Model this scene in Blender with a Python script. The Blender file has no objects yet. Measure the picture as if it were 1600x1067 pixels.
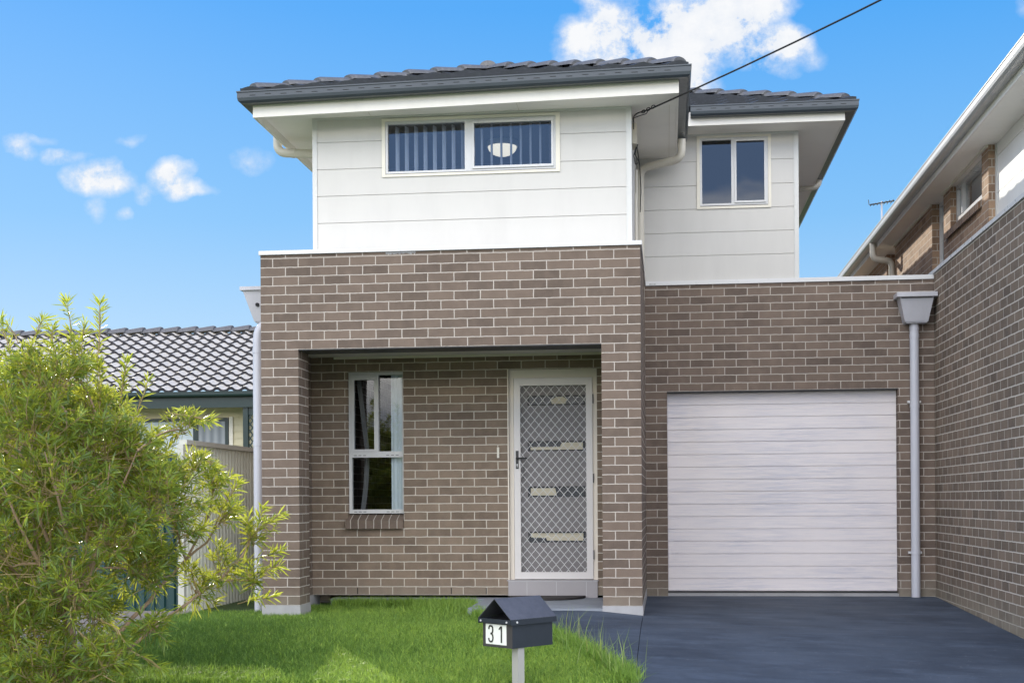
import bpy, math, random
import numpy as np
from mathutils import Vector, Matrix
random.seed(7); rng = np.random.default_rng(7)
SC = bpy.context.scene
COL = SC.collection
C = .0835                                   # height of one brick course with its joint

# ---------------------------------------------------------------- mesh builder
class MB:
    def __init__(s): s.v=[]; s.f=[]; s.uv=[]; s.m=[]; s.smooth=[]
    def face(s, pts, uv=None, m=0, smooth=False):
        i=len(s.v); s.v+= [tuple(p) for p in pts]; s.f.append(tuple(range(i,i+len(pts))))
        if uv is None:
            a=Vector(pts[0]); n=(Vector(pts[1])-a).cross(Vector(pts[2])-a)
            n=[abs(c) for c in n]; k=n.index(max(n))
            uv=[(p[0],p[2]) if k==1 else ((p[1],p[2]) if k==0 else (p[0],p[1])) for p in pts]
        s.uv+=list(uv); s.m.append(m); s.smooth.append(smooth)
    def box(s,x0,x1,y0,y1,z0,z1,m=0,skip=''):
        if x0>x1:x0,x1=x1,x0
        if y0>y1:y0,y1=y1,y0
        if z0>z1:z0,z1=z1,z0
        F={'f':[(x0,y0,z0),(x1,y0,z0),(x1,y0,z1),(x0,y0,z1)],
           'b':[(x1,y1,z0),(x0,y1,z0),(x0,y1,z1),(x1,y1,z1)],
           'l':[(x0,y1,z0),(x0,y0,z0),(x0,y0,z1),(x0,y1,z1)],
           'r':[(x1,y0,z0),(x1,y1,z0),(x1,y1,z1),(x1,y0,z1)],
           't':[(x0,y0,z1),(x1,y0,z1),(x1,y1,z1),(x0,y1,z1)],
           'd':[(x0,y1,z0),(x1,y1,z0),(x1,y0,z0),(x0,y0,z0)]}
        for k,p in F.items():
            if k not in skip: s.face(p,m=m)
    def hexa(s,b,t,m=0):                     # bottom 4 (ccw from above), top 4
        s.face(b[::-1],m=m); s.face(t,m=m)
        for i in range(4):
            j=(i+1)%4; s.face([b[i],b[j],t[j],t[i]],m=m)
    def grid(s,rows,smooth=True,m=0,close=False,uvs=None):
        """rows: list of lists of points, shared vertices"""
        i0=len(s.v); n=len(rows[0])
        for r in rows: s.v+= [tuple(p) for p in r]
        for a in range(len(rows)-1):
            for b in range(n if close else n-1):
                b2=(b+1)%n
                q=(i0+a*n+b,i0+a*n+b2,i0+(a+1)*n+b2,i0+(a+1)*n+b)
                s.f.append(q); s.m.append(m); s.smooth.append(smooth)
                if uvs: s.uv+=[uvs[a][b],uvs[a][b2],uvs[a+1][b2],uvs[a+1][b]]
                else: s.uv+=[(s.v[k][0]+s.v[k][1],s.v[k][2]) for k in q]
    def tube(s,pts,r,n=12,m=0,cap=True,r2=None):
        pts=[Vector(p) for p in pts]; rows=[]
        t=(pts[1]-pts[0]).normalized()
        up=Vector((0,0,1)) if abs(t.z)<.9 else Vector((1,0,0))
        a=t.cross(up).normalized()
        for i,p in enumerate(pts):
            if i==0: t=(pts[1]-pts[0])
            elif i==len(pts)-1: t=(pts[-1]-pts[-2])
            else: t=(pts[i+1]-pts[i]).normalized()+(pts[i]-pts[i-1]).normalized()
            t=t.normalized(); a=(a-t*a.dot(t)).normalized(); b=t.cross(a)
            rr=r if r2 is None else r+(r2-r)*i/(len(pts)-1)
            rows.append([p+a*math.cos(2*math.pi*k/n)*rr+b*math.sin(2*math.pi*k/n)*rr for k in range(n)])
        s.grid(rows,close=True,m=m)
        if cap:
            s.face([tuple(p) for p in rows[0]][::-1],m=m); s.face([tuple(p) for p in rows[-1]],m=m)
    def build(s,name,mats,parent=None,label=None,cat=None,kind=None,group=None):
        me=bpy.data.meshes.new(name); me.from_pydata(s.v,[],s.f)
        uv=me.uv_layers.new(name='UVMap'); uv.data.foreach_set('uv',np.array(s.uv,dtype=np.float32).ravel())
        if not isinstance(mats,(list,tuple)): mats=[mats]
        for mt in mats: me.materials.append(mt)
        me.polygons.foreach_set('material_index',s.m); me.polygons.foreach_set('use_smooth',s.smooth)
        me.update()
        o=bpy.data.objects.new(name,me); COL.objects.link(o)
        if parent is not None: par(o,parent)
        tag(o,label,cat,kind,group)
        return o
def par(o,p):
    o.parent=p
    if p.type=='EMPTY': o.matrix_parent_inverse=Matrix.Translation(p.location).inverted()
def each(name,boxes,m,parent):
    """every box becomes a part of its own"""
    for q in boxes:
        b=MB(); b.box(*q); b.build(name,m,parent)
def tag(o,label=None,cat=None,kind=None,group=None):
    if label:o['label']=label
    if cat:o['category']=cat
    if kind:o['kind']=kind
    if group:o['group']=group
def empty(name,loc,label,cat,group=None):
    o=bpy.data.objects.new(name,None); o.location=loc; o.empty_display_size=.2; COL.objects.link(o); tag(o,label,cat,None,group); return o
def rpath(pts,rad=.05,n=6):
    pts=[Vector(p) for p in pts]; out=[pts[0]]
    for i in range(1,len(pts)-1):
        a,b,c=pts[i-1],pts[i],pts[i+1]; d1=(a-b).normalized(); d2=(c-b).normalized()
        for k in range(n+1):
            t=k/n; out.append((b+d1*rad)*(1-t)**2+b*2*t*(1-t)+(b+d2*rad)*t*t)
    out.append(pts[-1]); return out
def np_mesh(name,verts,faces_flat,sizes,mat,parent=None,colors=None,**kw):
    me=bpy.data.meshes.new(name); nv=len(verts)
    me.vertices.add(nv); me.vertices.foreach_set('co',np.asarray(verts,dtype=np.float32).ravel())
    me.loops.add(len(faces_flat)); me.loops.foreach_set('vertex_index',np.asarray(faces_flat,dtype=np.int32))
    st=np.concatenate([[0],np.cumsum(sizes)[:-1]]).astype(np.int32)
    me.polygons.add(len(sizes)); me.polygons.foreach_set('loop_start',st)
    try: me.polygons.foreach_set('loop_total',np.asarray(sizes,dtype=np.int32))
    except Exception: pass
    me.update(calc_edges=True); me.validate()
    if colors is not None:
        at=me.attributes.new('tint','FLOAT','POINT'); at.data.foreach_set('value',np.asarray(colors,dtype=np.float32))
    me.materials.append(mat)
    o=bpy.data.objects.new(name,me); COL.objects.link(o)
    if parent is not None: par(o,parent)
    tag(o,**kw); return o

# ---------------------------------------------------------------- materials
def mat(name):
    m=bpy.data.materials.new(name); m.use_nodes=True; nt=m.node_tree
    return m,nt,nt.nodes,nt.links,nt.nodes['Principled BSDF']
def N(nt,t,**kw):
    n=nt.nodes.new(t)
    for k,v in kw.items():
        if k in n.inputs: n.inputs[k].default_value=v
        else: setattr(n,k,v)
    return n
def ramp(nt,fac,stops):
    r=nt.nodes.new('ShaderNodeValToRGB'); e=r.color_ramp.elements
    while len(e)<len(stops): e.new(.5)
    for i,(p,c) in enumerate(stops): e[i].position=p; e[i].color=(c[0],c[1],c[2],1) if isinstance(c,(tuple,list)) else (c,c,c,1)
    nt.links.new(fac,r.inputs['Fac']); return r.outputs['Color']
def mixc(nt,fac,a,b,mode='MIX'):
    n=nt.nodes.new('ShaderNodeMix'); n.data_type='RGBA'; n.blend_type=mode
    L=nt.links
    for idx,v in ((0,fac),(6,a),(7,b)):
        if hasattr(v,'node'): L.new(v,n.inputs[idx])
        elif idx==0: n.inputs[0].default_value=v
        else: n.inputs[idx].default_value=(v[0],v[1],v[2],1)
    return n.outputs[2]
def mth(nt,op,a,b=None,clamp=False):
    n=nt.nodes.new('ShaderNodeMath'); n.operation=op; n.use_clamp=clamp
    for i,v in enumerate((a,b)):
        if v is None: continue
        if hasattr(v,'node'): nt.links.new(v,n.inputs[i])
        else: n.inputs[i].default_value=v
    return n.outputs[0]
def noise(nt,scale,detail=4,rough=.55,vec=None,dim='3D'):
    n=nt.nodes.new('ShaderNodeTexNoise'); n.noise_dimensions=dim
    n.inputs['Scale'].default_value=scale; n.inputs['Detail'].default_value=detail; n.inputs['Roughness'].default_value=rough
    if vec is None:
        g=nt.nodes.new('ShaderNodeNewGeometry'); vec=g.outputs['Position']
    nt.links.new(vec,n.inputs['Vector']); return n.outputs['Fac']
def bump(nt,h,dist,strength=1,normal=None):
    b=nt.nodes.new('ShaderNodeBump'); b.inputs['Distance'].default_value=dist; b.inputs['Strength'].default_value=strength
    nt.links.new(h,b.inputs['Height'])
    if normal is not None: nt.links.new(normal,b.inputs['Normal'])
    return b.outputs['Normal']
def scaled(nt,sx,sy,sz):
    g=nt.nodes.new('ShaderNodeNewGeometry'); v=nt.nodes.new('ShaderNodeVectorMath'); v.operation='MULTIPLY'
    nt.links.new(g.outputs['Position'],v.inputs[0]); v.inputs[1].default_value=(sx,sy,sz); return v.outputs[0]

def paint(name,col,rough=.45,var=.06,scale=3,metal=0,spec=.5,streak=False,dirt=0.0,bmp=0.0):
    m,nt,nd,L,B=mat(name)
    f=noise(nt,scale,6,.6, scaled(nt,4,4,.5) if streak else None)
    a=tuple(c*(1-var) for c in col); b=tuple(min(1,c*(1+var)) for c in col)
    c=mixc(nt,f,a,b)
    if dirt:
        f2=noise(nt,1.3,8,.65, scaled(nt,2.5,2.5,.6)); r=ramp(nt,f2,[(.45,0),(.75,1)])
        c=mixc(nt,mth(nt,'MULTIPLY',r,dirt),c,tuple(x*.45 for x in col))
    L.new(c,B.inputs['Base Color'])
    fr=noise(nt,scale*5,3); rr=mth(nt,'ADD',mth(nt,'MULTIPLY',fr,.2),rough-.1); L.new(rr,B.inputs['Roughness'])
    B.inputs['Metallic'].default_value=metal; B.inputs['Specular IOR Level'].default_value=spec
    if bmp: L.new(bump(nt,noise(nt,60,4),bmp,.5),B.inputs['Normal'])
    return m

def brick(name,off_u,c1=(.178,.135,.107),c2=(.134,.102,.082),mort=(.50,.45,.40),header=False,rowh=C,bw=.24,grime=True):
    m,nt,nd,L,B=mat(name)
    uv=nt.nodes.new('ShaderNodeUVMap'); uv.uv_map='UVMap'
    mp=nt.nodes.new('ShaderNodeMapping'); L.new(uv.outputs[0],mp.inputs[0]); mp.inputs['Location'].default_value=(off_u+24*0,rowh*40,0)
    # uneven joints
    w=nt.nodes.new('ShaderNodeTexNoise'); w.inputs['Scale'].default_value=16; w.inputs['Detail'].default_value=3
    g=nt.nodes.new('ShaderNodeNewGeometry'); L.new(g.outputs['Position'],w.inputs['Vector'])
    sub=nt.nodes.new('ShaderNodeVectorMath'); sub.operation='SUBTRACT'; L.new(w.outputs['Color'],sub.inputs[0]); sub.inputs[1].default_value=(.5,.5,.5)
    sc=nt.nodes.new('ShaderNodeVectorMath'); sc.operation='SCALE'; L.new(sub.outputs[0],sc.inputs[0]); sc.inputs['Scale'].default_value=.008
    ad=nt.nodes.new('ShaderNodeVectorMath'); ad.operation='ADD'; L.new(mp.outputs[0],ad.inputs[0]); L.new(sc.outputs[0],ad.inputs[1])
    bt=nt.nodes.new('ShaderNodeTexBrick'); L.new(ad.outputs[0],bt.inputs['Vector'])
    bt.offset=.5; bt.offset_frequency=2; bt.squash=1
    for k,v in {'Scale':1,'Mortar Size':.0052,'Mortar Smooth':.22,'Bias':.1,'Brick Width':bw,'Row Height':rowh}.items(): bt.inputs[k].default_value=v
    bt.inputs['Color1'].default_value=(0,0,0,1); bt.inputs['Color2'].default_value=(1,1,1,1); bt.inputs['Mortar'].default_value=(.5,.5,.5,1)
    face=mixc(nt,bt.outputs['Color'],c1,c2)
    # speckle + clay tone drift
    sp=noise(nt,240,2,.8); sp=ramp(nt,sp,[(.3,.74),(.5,1),(.7,1.28)])
    face=mixc(nt,1,face,sp,'MULTIPLY')
    dr=noise(nt,9,4,.6); face=mixc(nt,mth(nt,'MULTIPLY',ramp(nt,dr,[(.4,0),(.75,1)]),.5),face,tuple(x*1.25 for x in c1))
    bv=ramp(nt,bt.outputs['Color'],[(0,1.03),(.5,1.0),(.85,.97),(1,.90)]); face=mixc(nt,1,face,bv,'MULTIPLY')
    # pale mortar splashes
    fl=noise(nt,38,2,.7); fl=ramp(nt,fl,[(.755,0),(.79,1)]); face=mixc(nt,mth(nt,'MULTIPLY',fl,.45),face,mort)
    mn=noise(nt,50,3,.6); mm=mixc(nt,mn,tuple(x*.72 for x in mort),tuple(min(1,x*1.18) for x in mort))
    c=mixc(nt,bt.outputs['Fac'],face,mm)
    if grime:
        gr=noise(nt,.9,6,.6,scaled(nt,1.4,1.4,.8)); c=mixc(nt,mth(nt,'MULTIPLY',ramp(nt,gr,[(.42,0),(.7,1)]),.35),c,(.62,.60,.60),'MULTIPLY')
        sep=nt.nodes.new('ShaderNodeSeparateXYZ'); L.new(g.outputs['Position'],sep.inputs[0])
        lo=mth(nt,'SUBTRACT',.16,sep.outputs[2]); lo=mth(nt,'MULTIPLY',mth(nt,'MULTIPLY',lo,4,True),noise(nt,7,4),True)
        c=mixc(nt,lo,c,(.27,.25,.20))
    L.new(c,B.inputs['Base Color']); B.inputs['Roughness'].default_value=.85; B.inputs['Specular IOR Level'].default_value=.3
    inv=mth(nt,'SUBTRACT',1,bt.outputs['Fac'])
    h=mth(nt,'ADD',inv,mth(nt,'MULTIPLY',noise(nt,170,3,.7),.35))
    L.new(bump(nt,h,.004,.8),B.inputs['Normal'])
    return m

def glass(name,tint=(.8,.86,.9),refl=1.0):
    m,nt,nd,L,B=mat(name); nt.nodes.remove(B); out=nt.nodes['Material Output']
    gl=nt.nodes.new('ShaderNodeBsdfGlossy'); gl.inputs['Roughness'].default_value=.012
    g=bump(nt,noise(nt,2.2,2),.004,.35); L.new(g,gl.inputs['Normal'])
    tr=nt.nodes.new('ShaderNodeBsdfTransparent'); tr.inputs['Color'].default_value=(*tint,1)
    fr=nt.nodes.new('ShaderNodeFresnel'); fr.inputs['IOR'].default_value=1.5
    fac=mth(nt,'ADD',mth(nt,'MULTIPLY',fr.outputs[0],1.6*refl),.02,True)
    mx=nt.nodes.new('ShaderNodeMixShader'); L.new(fac,mx.inputs[0]); L.new(tr.outputs[0],mx.inputs[1]); L.new(gl.outputs[0],mx.inputs[2])
    L.new(mx.outputs[0],out.inputs['Surface']); return m

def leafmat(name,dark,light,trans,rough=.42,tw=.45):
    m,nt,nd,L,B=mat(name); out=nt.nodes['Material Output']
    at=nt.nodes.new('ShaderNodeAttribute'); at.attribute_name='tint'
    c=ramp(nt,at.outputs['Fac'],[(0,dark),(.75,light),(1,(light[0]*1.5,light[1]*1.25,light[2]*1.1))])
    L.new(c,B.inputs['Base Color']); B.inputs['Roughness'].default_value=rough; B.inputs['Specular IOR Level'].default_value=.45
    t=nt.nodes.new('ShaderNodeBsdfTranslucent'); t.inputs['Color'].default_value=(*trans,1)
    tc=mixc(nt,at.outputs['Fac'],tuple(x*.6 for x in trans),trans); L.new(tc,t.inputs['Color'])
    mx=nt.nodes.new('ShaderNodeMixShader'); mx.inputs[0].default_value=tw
    L.new(B.outputs[0],mx.inputs[1]); L.new(t.outputs[0],mx.inputs[2]); L.new(mx.outputs[0],out.inputs['Surface']); return m

M={}
M['brick_front']=brick('brown_brick_front',-.115)
M['brick_back']=brick('brown_brick_porch',-.096,c1=(.250,.190,.142),c2=(.185,.140,.106),mort=(.64,.58,.50))
M['brick_garage']=brick('brown_brick_garage',-3.83+.24*16,c1=(.195,.148,.118),c2=(.138,.106,.087))
M['brick_bound']=brick('brown_brick_boundary',.02,c1=(.215,.165,.125),c2=(.145,.114,.09),mort=(.62,.58,.52))
M['brick_orange']=brick('tan_brick',0,c1=(.40,.27,.18),c2=(.26,.17,.115),mort=(.55,.48,.40),grime=False)
M['brick_sill']=brick('brick_sill_header',.0,rowh=2.0,bw=.0795,grime=False)
M['white']=paint('white_paint',(.60,.60,.58),.4,.03)
M['cladding']=paint('cladding_paint',(.575,.56,.53),.5,.03,1.2,streak=True,dirt=.12)
M['white_alu']=paint('white_aluminium',(.62,.62,.62),.3,.02)
M['cream']=paint('cream_trim',(.74,.70,.60),.45,.05)
M['soffit']=paint('soffit_board',(.90,.87,.80),.6,.04,1.5,dirt=.08)
M['fascia']=paint('fascia_paint',(.84,.81,.74),.45,.04,2,streak=True,dirt=.12)
M['gutter']=paint('slate_gutter',(.050,.062,.074),.32,.12,4,dirt=.25)
M['slot']=paint('slot_dark',(.01,.01,.012),.8,.02)
M['pipe']=paint('cream_pipe',(.66,.62,.53),.4,.07,3,streak=True,dirt=.3)
M['steel_pipe']=paint('grey_steel_pipe',(.55,.56,.62),.38,.05,3,metal=.0,dirt=.15)
M['rwh']=paint('grey_sheet_metal',(.50,.50,.54),.4,.06,6,metal=.0,dirt=.25)
M['doorframe']=paint('door_frame_paint',(.78,.70,.60),.45,.04)
M['screen']=paint('screen_frame',(.70,.665,.65),.35,.03)
M['wire']=paint('screen_wire',(.72,.72,.72),.4,.03)
M['door_grey']=paint('grey_door',(.29,.265,.265),.5,.05)
M['black']=paint('black_metal',(.015,.015,.017),.35,.1)
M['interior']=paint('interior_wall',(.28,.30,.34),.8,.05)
M['curtain']=paint('curtain',(.85,.87,.86),.8,.05,8)
M['lit_cream']=paint('lit_interior_cream',(.85,.76,.55),.5,.1,12)  # painted tone of the lit room behind the door glass
M['blind']=paint('blind_slat',(.85,.88,.92),.6,.04)
M['glass']=glass('window_glass')
M['glass_blue']=glass('window_glass_blue',(.86,.92,1.0),1.1)
M['glass_dark']=glass('window_glass_tinted',(.30,.33,.36),1.0)
M['tile_step']=paint('step_tiles',(.36,.34,.35),.5,.08,5)
M['grout']=paint('grout',(.55,.55,.56),.8,.05)
M['mat']=paint('rubber_mat',(.030,.026,.026),.9,.4,60,bmp=.004)
M['conc']=paint('concrete_paint',(.21,.235,.275),.6,.12,5,dirt=.3,bmp=.001)
M['plinth']=paint('bare_concrete',(.36,.36,.37),.8,.15,9,dirt=.3,bmp=.002)
M['mail']=paint('mailbox_paint',(.035,.042,.055),.33,.2,8,metal=.2)
M['mailroof']=paint('mailbox_roof_paint',(.085,.088,.105),.38,.35,30,dirt=.5)
M['mailfront']=paint('mailbox_front_paint',(.055,.050,.052),.45,.1)
M['number']=paint('number_plate',(.85,.86,.80),.4,.02)
M['digit']=paint('digit_black',(.03,.028,.025),.4,.02)
M['post']=paint('galvanised_post',(.50,.48,.47),.35,.08,6,metal=.3,dirt=.2)
M['fence']=paint('sage_sheet_metal',(.72,.73,.64),.45,.06,4,streak=True,dirt=.3)
M['fence_cap']=paint('sage_rail',(.5,.5,.45),.4,.05)
M['green']=paint('dark_green_paint',(.006,.024,.023),.4,.1)
M['green_fence']=paint('green_sheet_metal',(.014,.055,.058),.4,.15)
M['weatherboard']=paint('cream_weatherboard',(.62,.56,.37),.5,.05)
M['bark']=paint('bark',(.30,.21,.14),.85,.35,40,bmp=.004)
M['twig']=paint('twig_bark',(.33,.25,.12),.8,.3,40)
M['gravel']=paint('gravel',(.25,.22,.20),.95,.5,70,bmp=.02)
M['asphalt']=paint('pale_road_concrete',(.42,.40,.36),.9,.15,60,bmp=.004)
M['kerb']=paint('kerb_concrete',(.34,.33,.31),.85,.15,8,bmp=.002)
M['cable']=paint('cable_black',(.012,.012,.013),.6,.1)
M['boxmetal']=paint('junction_box',(.55,.50,.40),.6,.15,15)

def tilemat(name,a,b,rough,spec):
    m,nt,nd,L,B=mat(name)
    f=noise(nt,3,5); c=mixc(nt,f,a,b); c2=mixc(nt,mth(nt,'MULTIPLY',ramp(nt,noise(nt,25,4),[(.5,0),(.8,1)]),.4),c,tuple(x*1.8 for x in b))
    L.new(c2,B.inputs['Base Color']); B.inputs['Roughness'].default_value=rough; B.inputs['Specular IOR Level'].default_value=spec
    L.new(bump(nt,noise(nt,60,3),.002,.4),B.inputs['Normal']); return m
M['tile']=tilemat('charcoal_roof_tile',(.030,.034,.042),(.055,.06,.072),.38,.5)
M['cap_tile']=tilemat('ridge_tile',(.08,.082,.088),(.15,.15,.155),.42,.6)
M['cap_old']=tilemat('old_ridge_tile',(.10,.10,.11),(.14,.14,.15),.75,.3)
M['tile_old']=tilemat('weathered_roof_tile',(.50,.46,.41),(.66,.61,.54),.55,.4)
M['lip_shade']=tilemat('painted_lip_shadow',(.025,.025,.03),(.045,.045,.05),.7,.2)  # shadow under the tile lips, painted dark on their front faces

# garage door: white painted wood grain
m,nt,nd,L,B=mat('garage_door_woodgrain'); M['garage']=m
v=scaled(nt,1.1,1,26); g1=noise(nt,1.6,7,.7,v); g1=ramp(nt,g1,[(.43,0),(.60,1)])
v2=scaled(nt,3.5,1,90); g2=noise(nt,1.5,4,.6,v2); g2=ramp(nt,g2,[(.40,0),(.65,1)])
pt=noise(nt,1.1,3,.5,scaled(nt,1.0,1,2.4)); pt=ramp(nt,pt,[(.35,.15),(.65,1)])
f=mth(nt,'MULTIPLY',mth(nt,'ADD',mth(nt,'MULTIPLY',g1,.7),mth(nt,'MULTIPLY',g2,.45)),pt)
c=mixc(nt,f,(.79,.738,.742),(.57,.56,.63))
c=mixc(nt,mth(nt,'MULTIPLY',ramp(nt,noise(nt,.8,6),[(.5,0),(.8,1)]),.25),c,(.72,.62,.50))
L.new(c,B.inputs['Base Color']); B.inputs['Roughness'].default_value=.42
L.new(bump(nt,f,.0015,.6),B.inputs['Normal'])

# painted driveway
m,nt,nd,L,B=mat('painted_driveway'); M['drive']=m
f=noise(nt,1.1,8,.62); c=mixc(nt,ramp(nt,f,[(.35,0),(.65,1)]),(.032,.044,.066),(.056,.074,.106))
wear=ramp(nt,noise(nt,2.6,12,.8,scaled(nt,.7,2.0,1)),[(.50,0),(.62,1)])
c=mixc(nt,mth(nt,'MULTIPLY',wear,.5),c,(.085,.112,.160))
dk=ramp(nt,noise(nt,3.0,6,.6,scaled(nt,.5,1.6,1)),[(.5,0),(.66,1)]); c=mixc(nt,mth(nt,'MULTIPLY',dk,.4),c,(.014,.024,.044))
sp=ramp(nt,noise(nt,32,2,.6),[(.71,0),(.75,1)]); c=mixc(nt,mth(nt,'MULTIPLY',sp,.5),c,(.30,.30,.30))
L.new(c,B.inputs['Base Color']); B.inputs['Roughness'].default_value=.55
L.new(mth(nt,'ADD',mth(nt,'MULTIPLY',noise(nt,2,5),.35),.55),B.inputs['Roughness']); B.inputs['Specular IOR Level'].default_value=.3
L.new(bump(nt,noise(nt,90,4,.7),.0025,.7),B.inputs['Normal'])

# soil and turf under the blades
m,nt,nd,L,B=mat('turf_ground'); M['ground']=m
c=mixc(nt,noise(nt,9,6),(.035,.07,.015),(.09,.14,.035)); L.new(c,B.inputs['Base Color']); B.inputs['Roughness'].default_value=.95
L.new(bump(nt,noise(nt,40,5),.02,.8),B.inputs['Normal'])

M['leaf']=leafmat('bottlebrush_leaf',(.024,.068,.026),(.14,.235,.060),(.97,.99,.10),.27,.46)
M['grass']=leafmat('grass_blade',(.055,.145,.022),(.29,.46,.085),(.40,.56,.08),.5,.4)
M['weed']=leafmat('seed_stalk',(.12,.22,.05),(.30,.38,.12),(.3,.4,.1),.6,.3)

m,nt,nd,L,B=mat('lamp_glass'); M['lamp']=m
B.inputs['Base Color'].default_value=(.9,.88,.8,1); B.inputs['Emission Color'].default_value=(1,.90,.68,1); B.inputs['Emission Strength'].default_value=.9

# ---------------------------------------------------------------- terrain
def clamp(x,a=0,b=1): return max(a,min(b,x))
def G(x,y):
    s=.0235*clamp((x-3.4)/3)
    z=-.083+s*(min(y,2.4)-2.4)
    if y<-1.2: z+=.066*(max(y,-7.5)+1.2)
    return z
def Gn(x,y):
    s=.0235*np.clip((x-3.4)/3,0,1); z=-.083+s*(np.minimum(y,2.4)-2.4)
    return z+np.where(y<-1.2,.066*(np.maximum(y,-7.5)+1.2),0)

EDGE=[(1.55,1.14),(1.88,1.14),(1.92,.3),(2.05,-.25),(2.35,-.75),(2.65,-1.25),(2.95,-1.85),(3.2,-2.5),(3.42,-3.1),(3.46,-3.6),(3.47,-7.4)]
def edge_x(y):
    if y>1.14: return 0
    for (xa,ya),(xb,yb) in zip(EDGE[1:],EDGE[2:]):
        if yb<=y<=ya: return xa+(xb-xa)*(ya-y)/(ya-yb)
    return 3.47
# ground: one sheet reaching the horizon
xs=[-400,-120,-50,-25,-14,-8]+[(-6+.5*i) for i in range(45)]+[20,30,60,120,400]
ys=[-400,-120,-60,-30,-20,-12.9]+[(-12.5+.5*i) for i in range(60)]+[22,30,60,150,500]
mb=MB()
mb.grid([[(x,y,G(x,y)-.035-(.03 if y<-7.6 else 0)) for x in xs] for y in ys],smooth=True)
mb.build('ground',M['ground'],kind='structure')
def sheet(name,material,x0f,x1f,y0,y1,dz,n=40,nx=8,drop=.12,extra=None):
    rows=[];mb=MB()
    for i in range(n+1):
        y=y0+(y1-y0)*i/n; a=x0f(y); b=x1f(y); r=[]
        for j in range(nx+1):
            x=a+(b-a)*j/nx; r.append((x,y,G(x,y)+dz+(extra(x,y) if extra else 0)))
        rows.append(r)
    mb.grid(rows,smooth=False)
    for r,fl in ((rows[0],0),(rows[-1],1)):
        for a,b in zip(r,r[1:]):
            q=[a,b,(b[0],b[1],b[2]-drop),(a[0],a[1],a[2]-drop)]; mb.face(q if fl else q[::-1])
    for k in (0,-1):
        for ra,rb in zip(rows,rows[1:]):
            a,b=ra[k],rb[k]; q=[a,b,(b[0],b[1],b[2]-drop),(a[0],a[1],a[2]-drop)]; mb.face(q)
    return mb.build(name,material,kind='structure')
sheet('driveway',M['drive'],lambda y:3.478,lambda y:6.46,-7.4,2.52,0,44,8)
sheet('path',M['drive'],lambda y:edge_x(y),lambda y:3.4735,-3.6,-.012,.0,30,8,
      extra=lambda x,y:.10*clamp(3.47-x,0,.42)*clamp(1+y/1.3))
mb=MB(); mb.box(1.9,3.12,.0,1.358,-.13,-.024); mb.box(.35,1.9,1.15,1.358,-.13,-.024); mb.box(3.12,3.24,.352,1.358,-.13,-.024)
mb.build('porch_slab',M['conc'],kind='structure')
sheet('gravel_path',M['gravel'],lambda y:-1.75+.0*y,lambda y:-.80+.12*math.sin(y*2.1),-2.6,.35,.0,20,4)
sheet('road',M['asphalt'],lambda y:-120,lambda y:120,-19,-9.2,-.12,4,2,.05)
mb=MB(); zk=G(0,-9)
mb.box(-120,120,-9.19,-9.04,zk-.2,zk-.001); mb.build('kerb',M['kerb'],kind='structure')

# ================================================================= MAIN HOUSE
H=empty('two_storey_house',(1.8,1.3,0),'two storey house with white cladding upstairs, brown brick porch and garage below','house')
YB,YG,YU=1.358,2.404,.45
# --- front porch brickwork
mb=MB(); mb.box(0,3.47,0,.35,28*C,3.205); mb.box(0,.35,0,.35,.0,28*C,skip='t'); mb.box(3.12,3.47,0,.35,0,28*C,skip='t')
mb.box(0,.11,.35,1.6,0,3.205,skip='f'); mb.box(3.24,3.47,.35,YG,0,3.205,skip='f')
mb.build('porch_wall',M['brick_front'],H)
mb=MB(); mb.box(-.006,.356,-.006,.36,-.25,-.001); mb.box(-.006,.12,.36,1.6,-.25,-.001); mb.build('footing',M['plinth'],H)
mb=MB(); mb.box(3.115,3.476,-.006,.36,-.25,-.001); mb.box(3.22,3.476,.36,YG,-.25,-.001); mb.build('footing',M['plinth'],H)
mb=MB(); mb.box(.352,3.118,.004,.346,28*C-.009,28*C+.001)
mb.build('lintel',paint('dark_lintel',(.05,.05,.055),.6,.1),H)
mb=MB(); mb.box(.112,3.238,.352,YB-.001,2.405,2.45)
o=mb.build('porch_ceiling',paint('porch_ceiling_paint',(.78,.74,.72),.6,.04),H)
mb=MB(); mb.box(.35,3.238,YB-.03,YB-.002,2.383,2.4045); mb.build('ceiling_trim',M['cream'],H)
# cap flashing on the parapet
mb=MB(); mb.box(-.012,3.485,-.018,.36,3.206,3.243); mb.box(3.22,3.485,.36,YG-.02,3.206,3.243); mb.box(-.012,.125,.36,1.6,3.206,3.243)
mb.box(3.05,3.10,.37,.43,3.243,3.25)
mb.build('cap_flashing',M['white_alu'],H)
mb=MB(); mb.box(.125,3.22,.36,1.2,3.0,3.06); mb.build('porch_roof',M['rwh'],H)
# mortar smear below the cap
mb=MB()
for i in range(16):
    x=1.17+i*.017; w=.02; h=random.uniform(.006,.02); mb.box(x,x+w,-.004,.002,3.205-h-.008,3.204)
mb.build('mortar_smear',M['plinth'],H)
# --- porch back wall with window and door openings
WX0,WX1,WZ0,WZ1=.483,1.056,.822,2.255
DX0,DX1,DZ0,DZ1=2.127,3.008,.152,2.250
mb=MB(); y0,y1=YB,YB+.24
mb.box(.11,WX0,y0,y1,0,2.55); mb.box(WX0,WX1,y0,y1,0,.735,skip='lr'); mb.box(WX0,WX1,y0,y1,WZ1,2.55,skip='lr')
mb.box(WX1,DX0,y0,y1,0,2.55); mb.box(DX0,DX1,y0,y1,DZ1,2.55,skip='lr'); mb.box(DX1,3.24,y0,y1,0,2.55)
mb.build('entry_wall',M['brick_back'],H)
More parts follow.
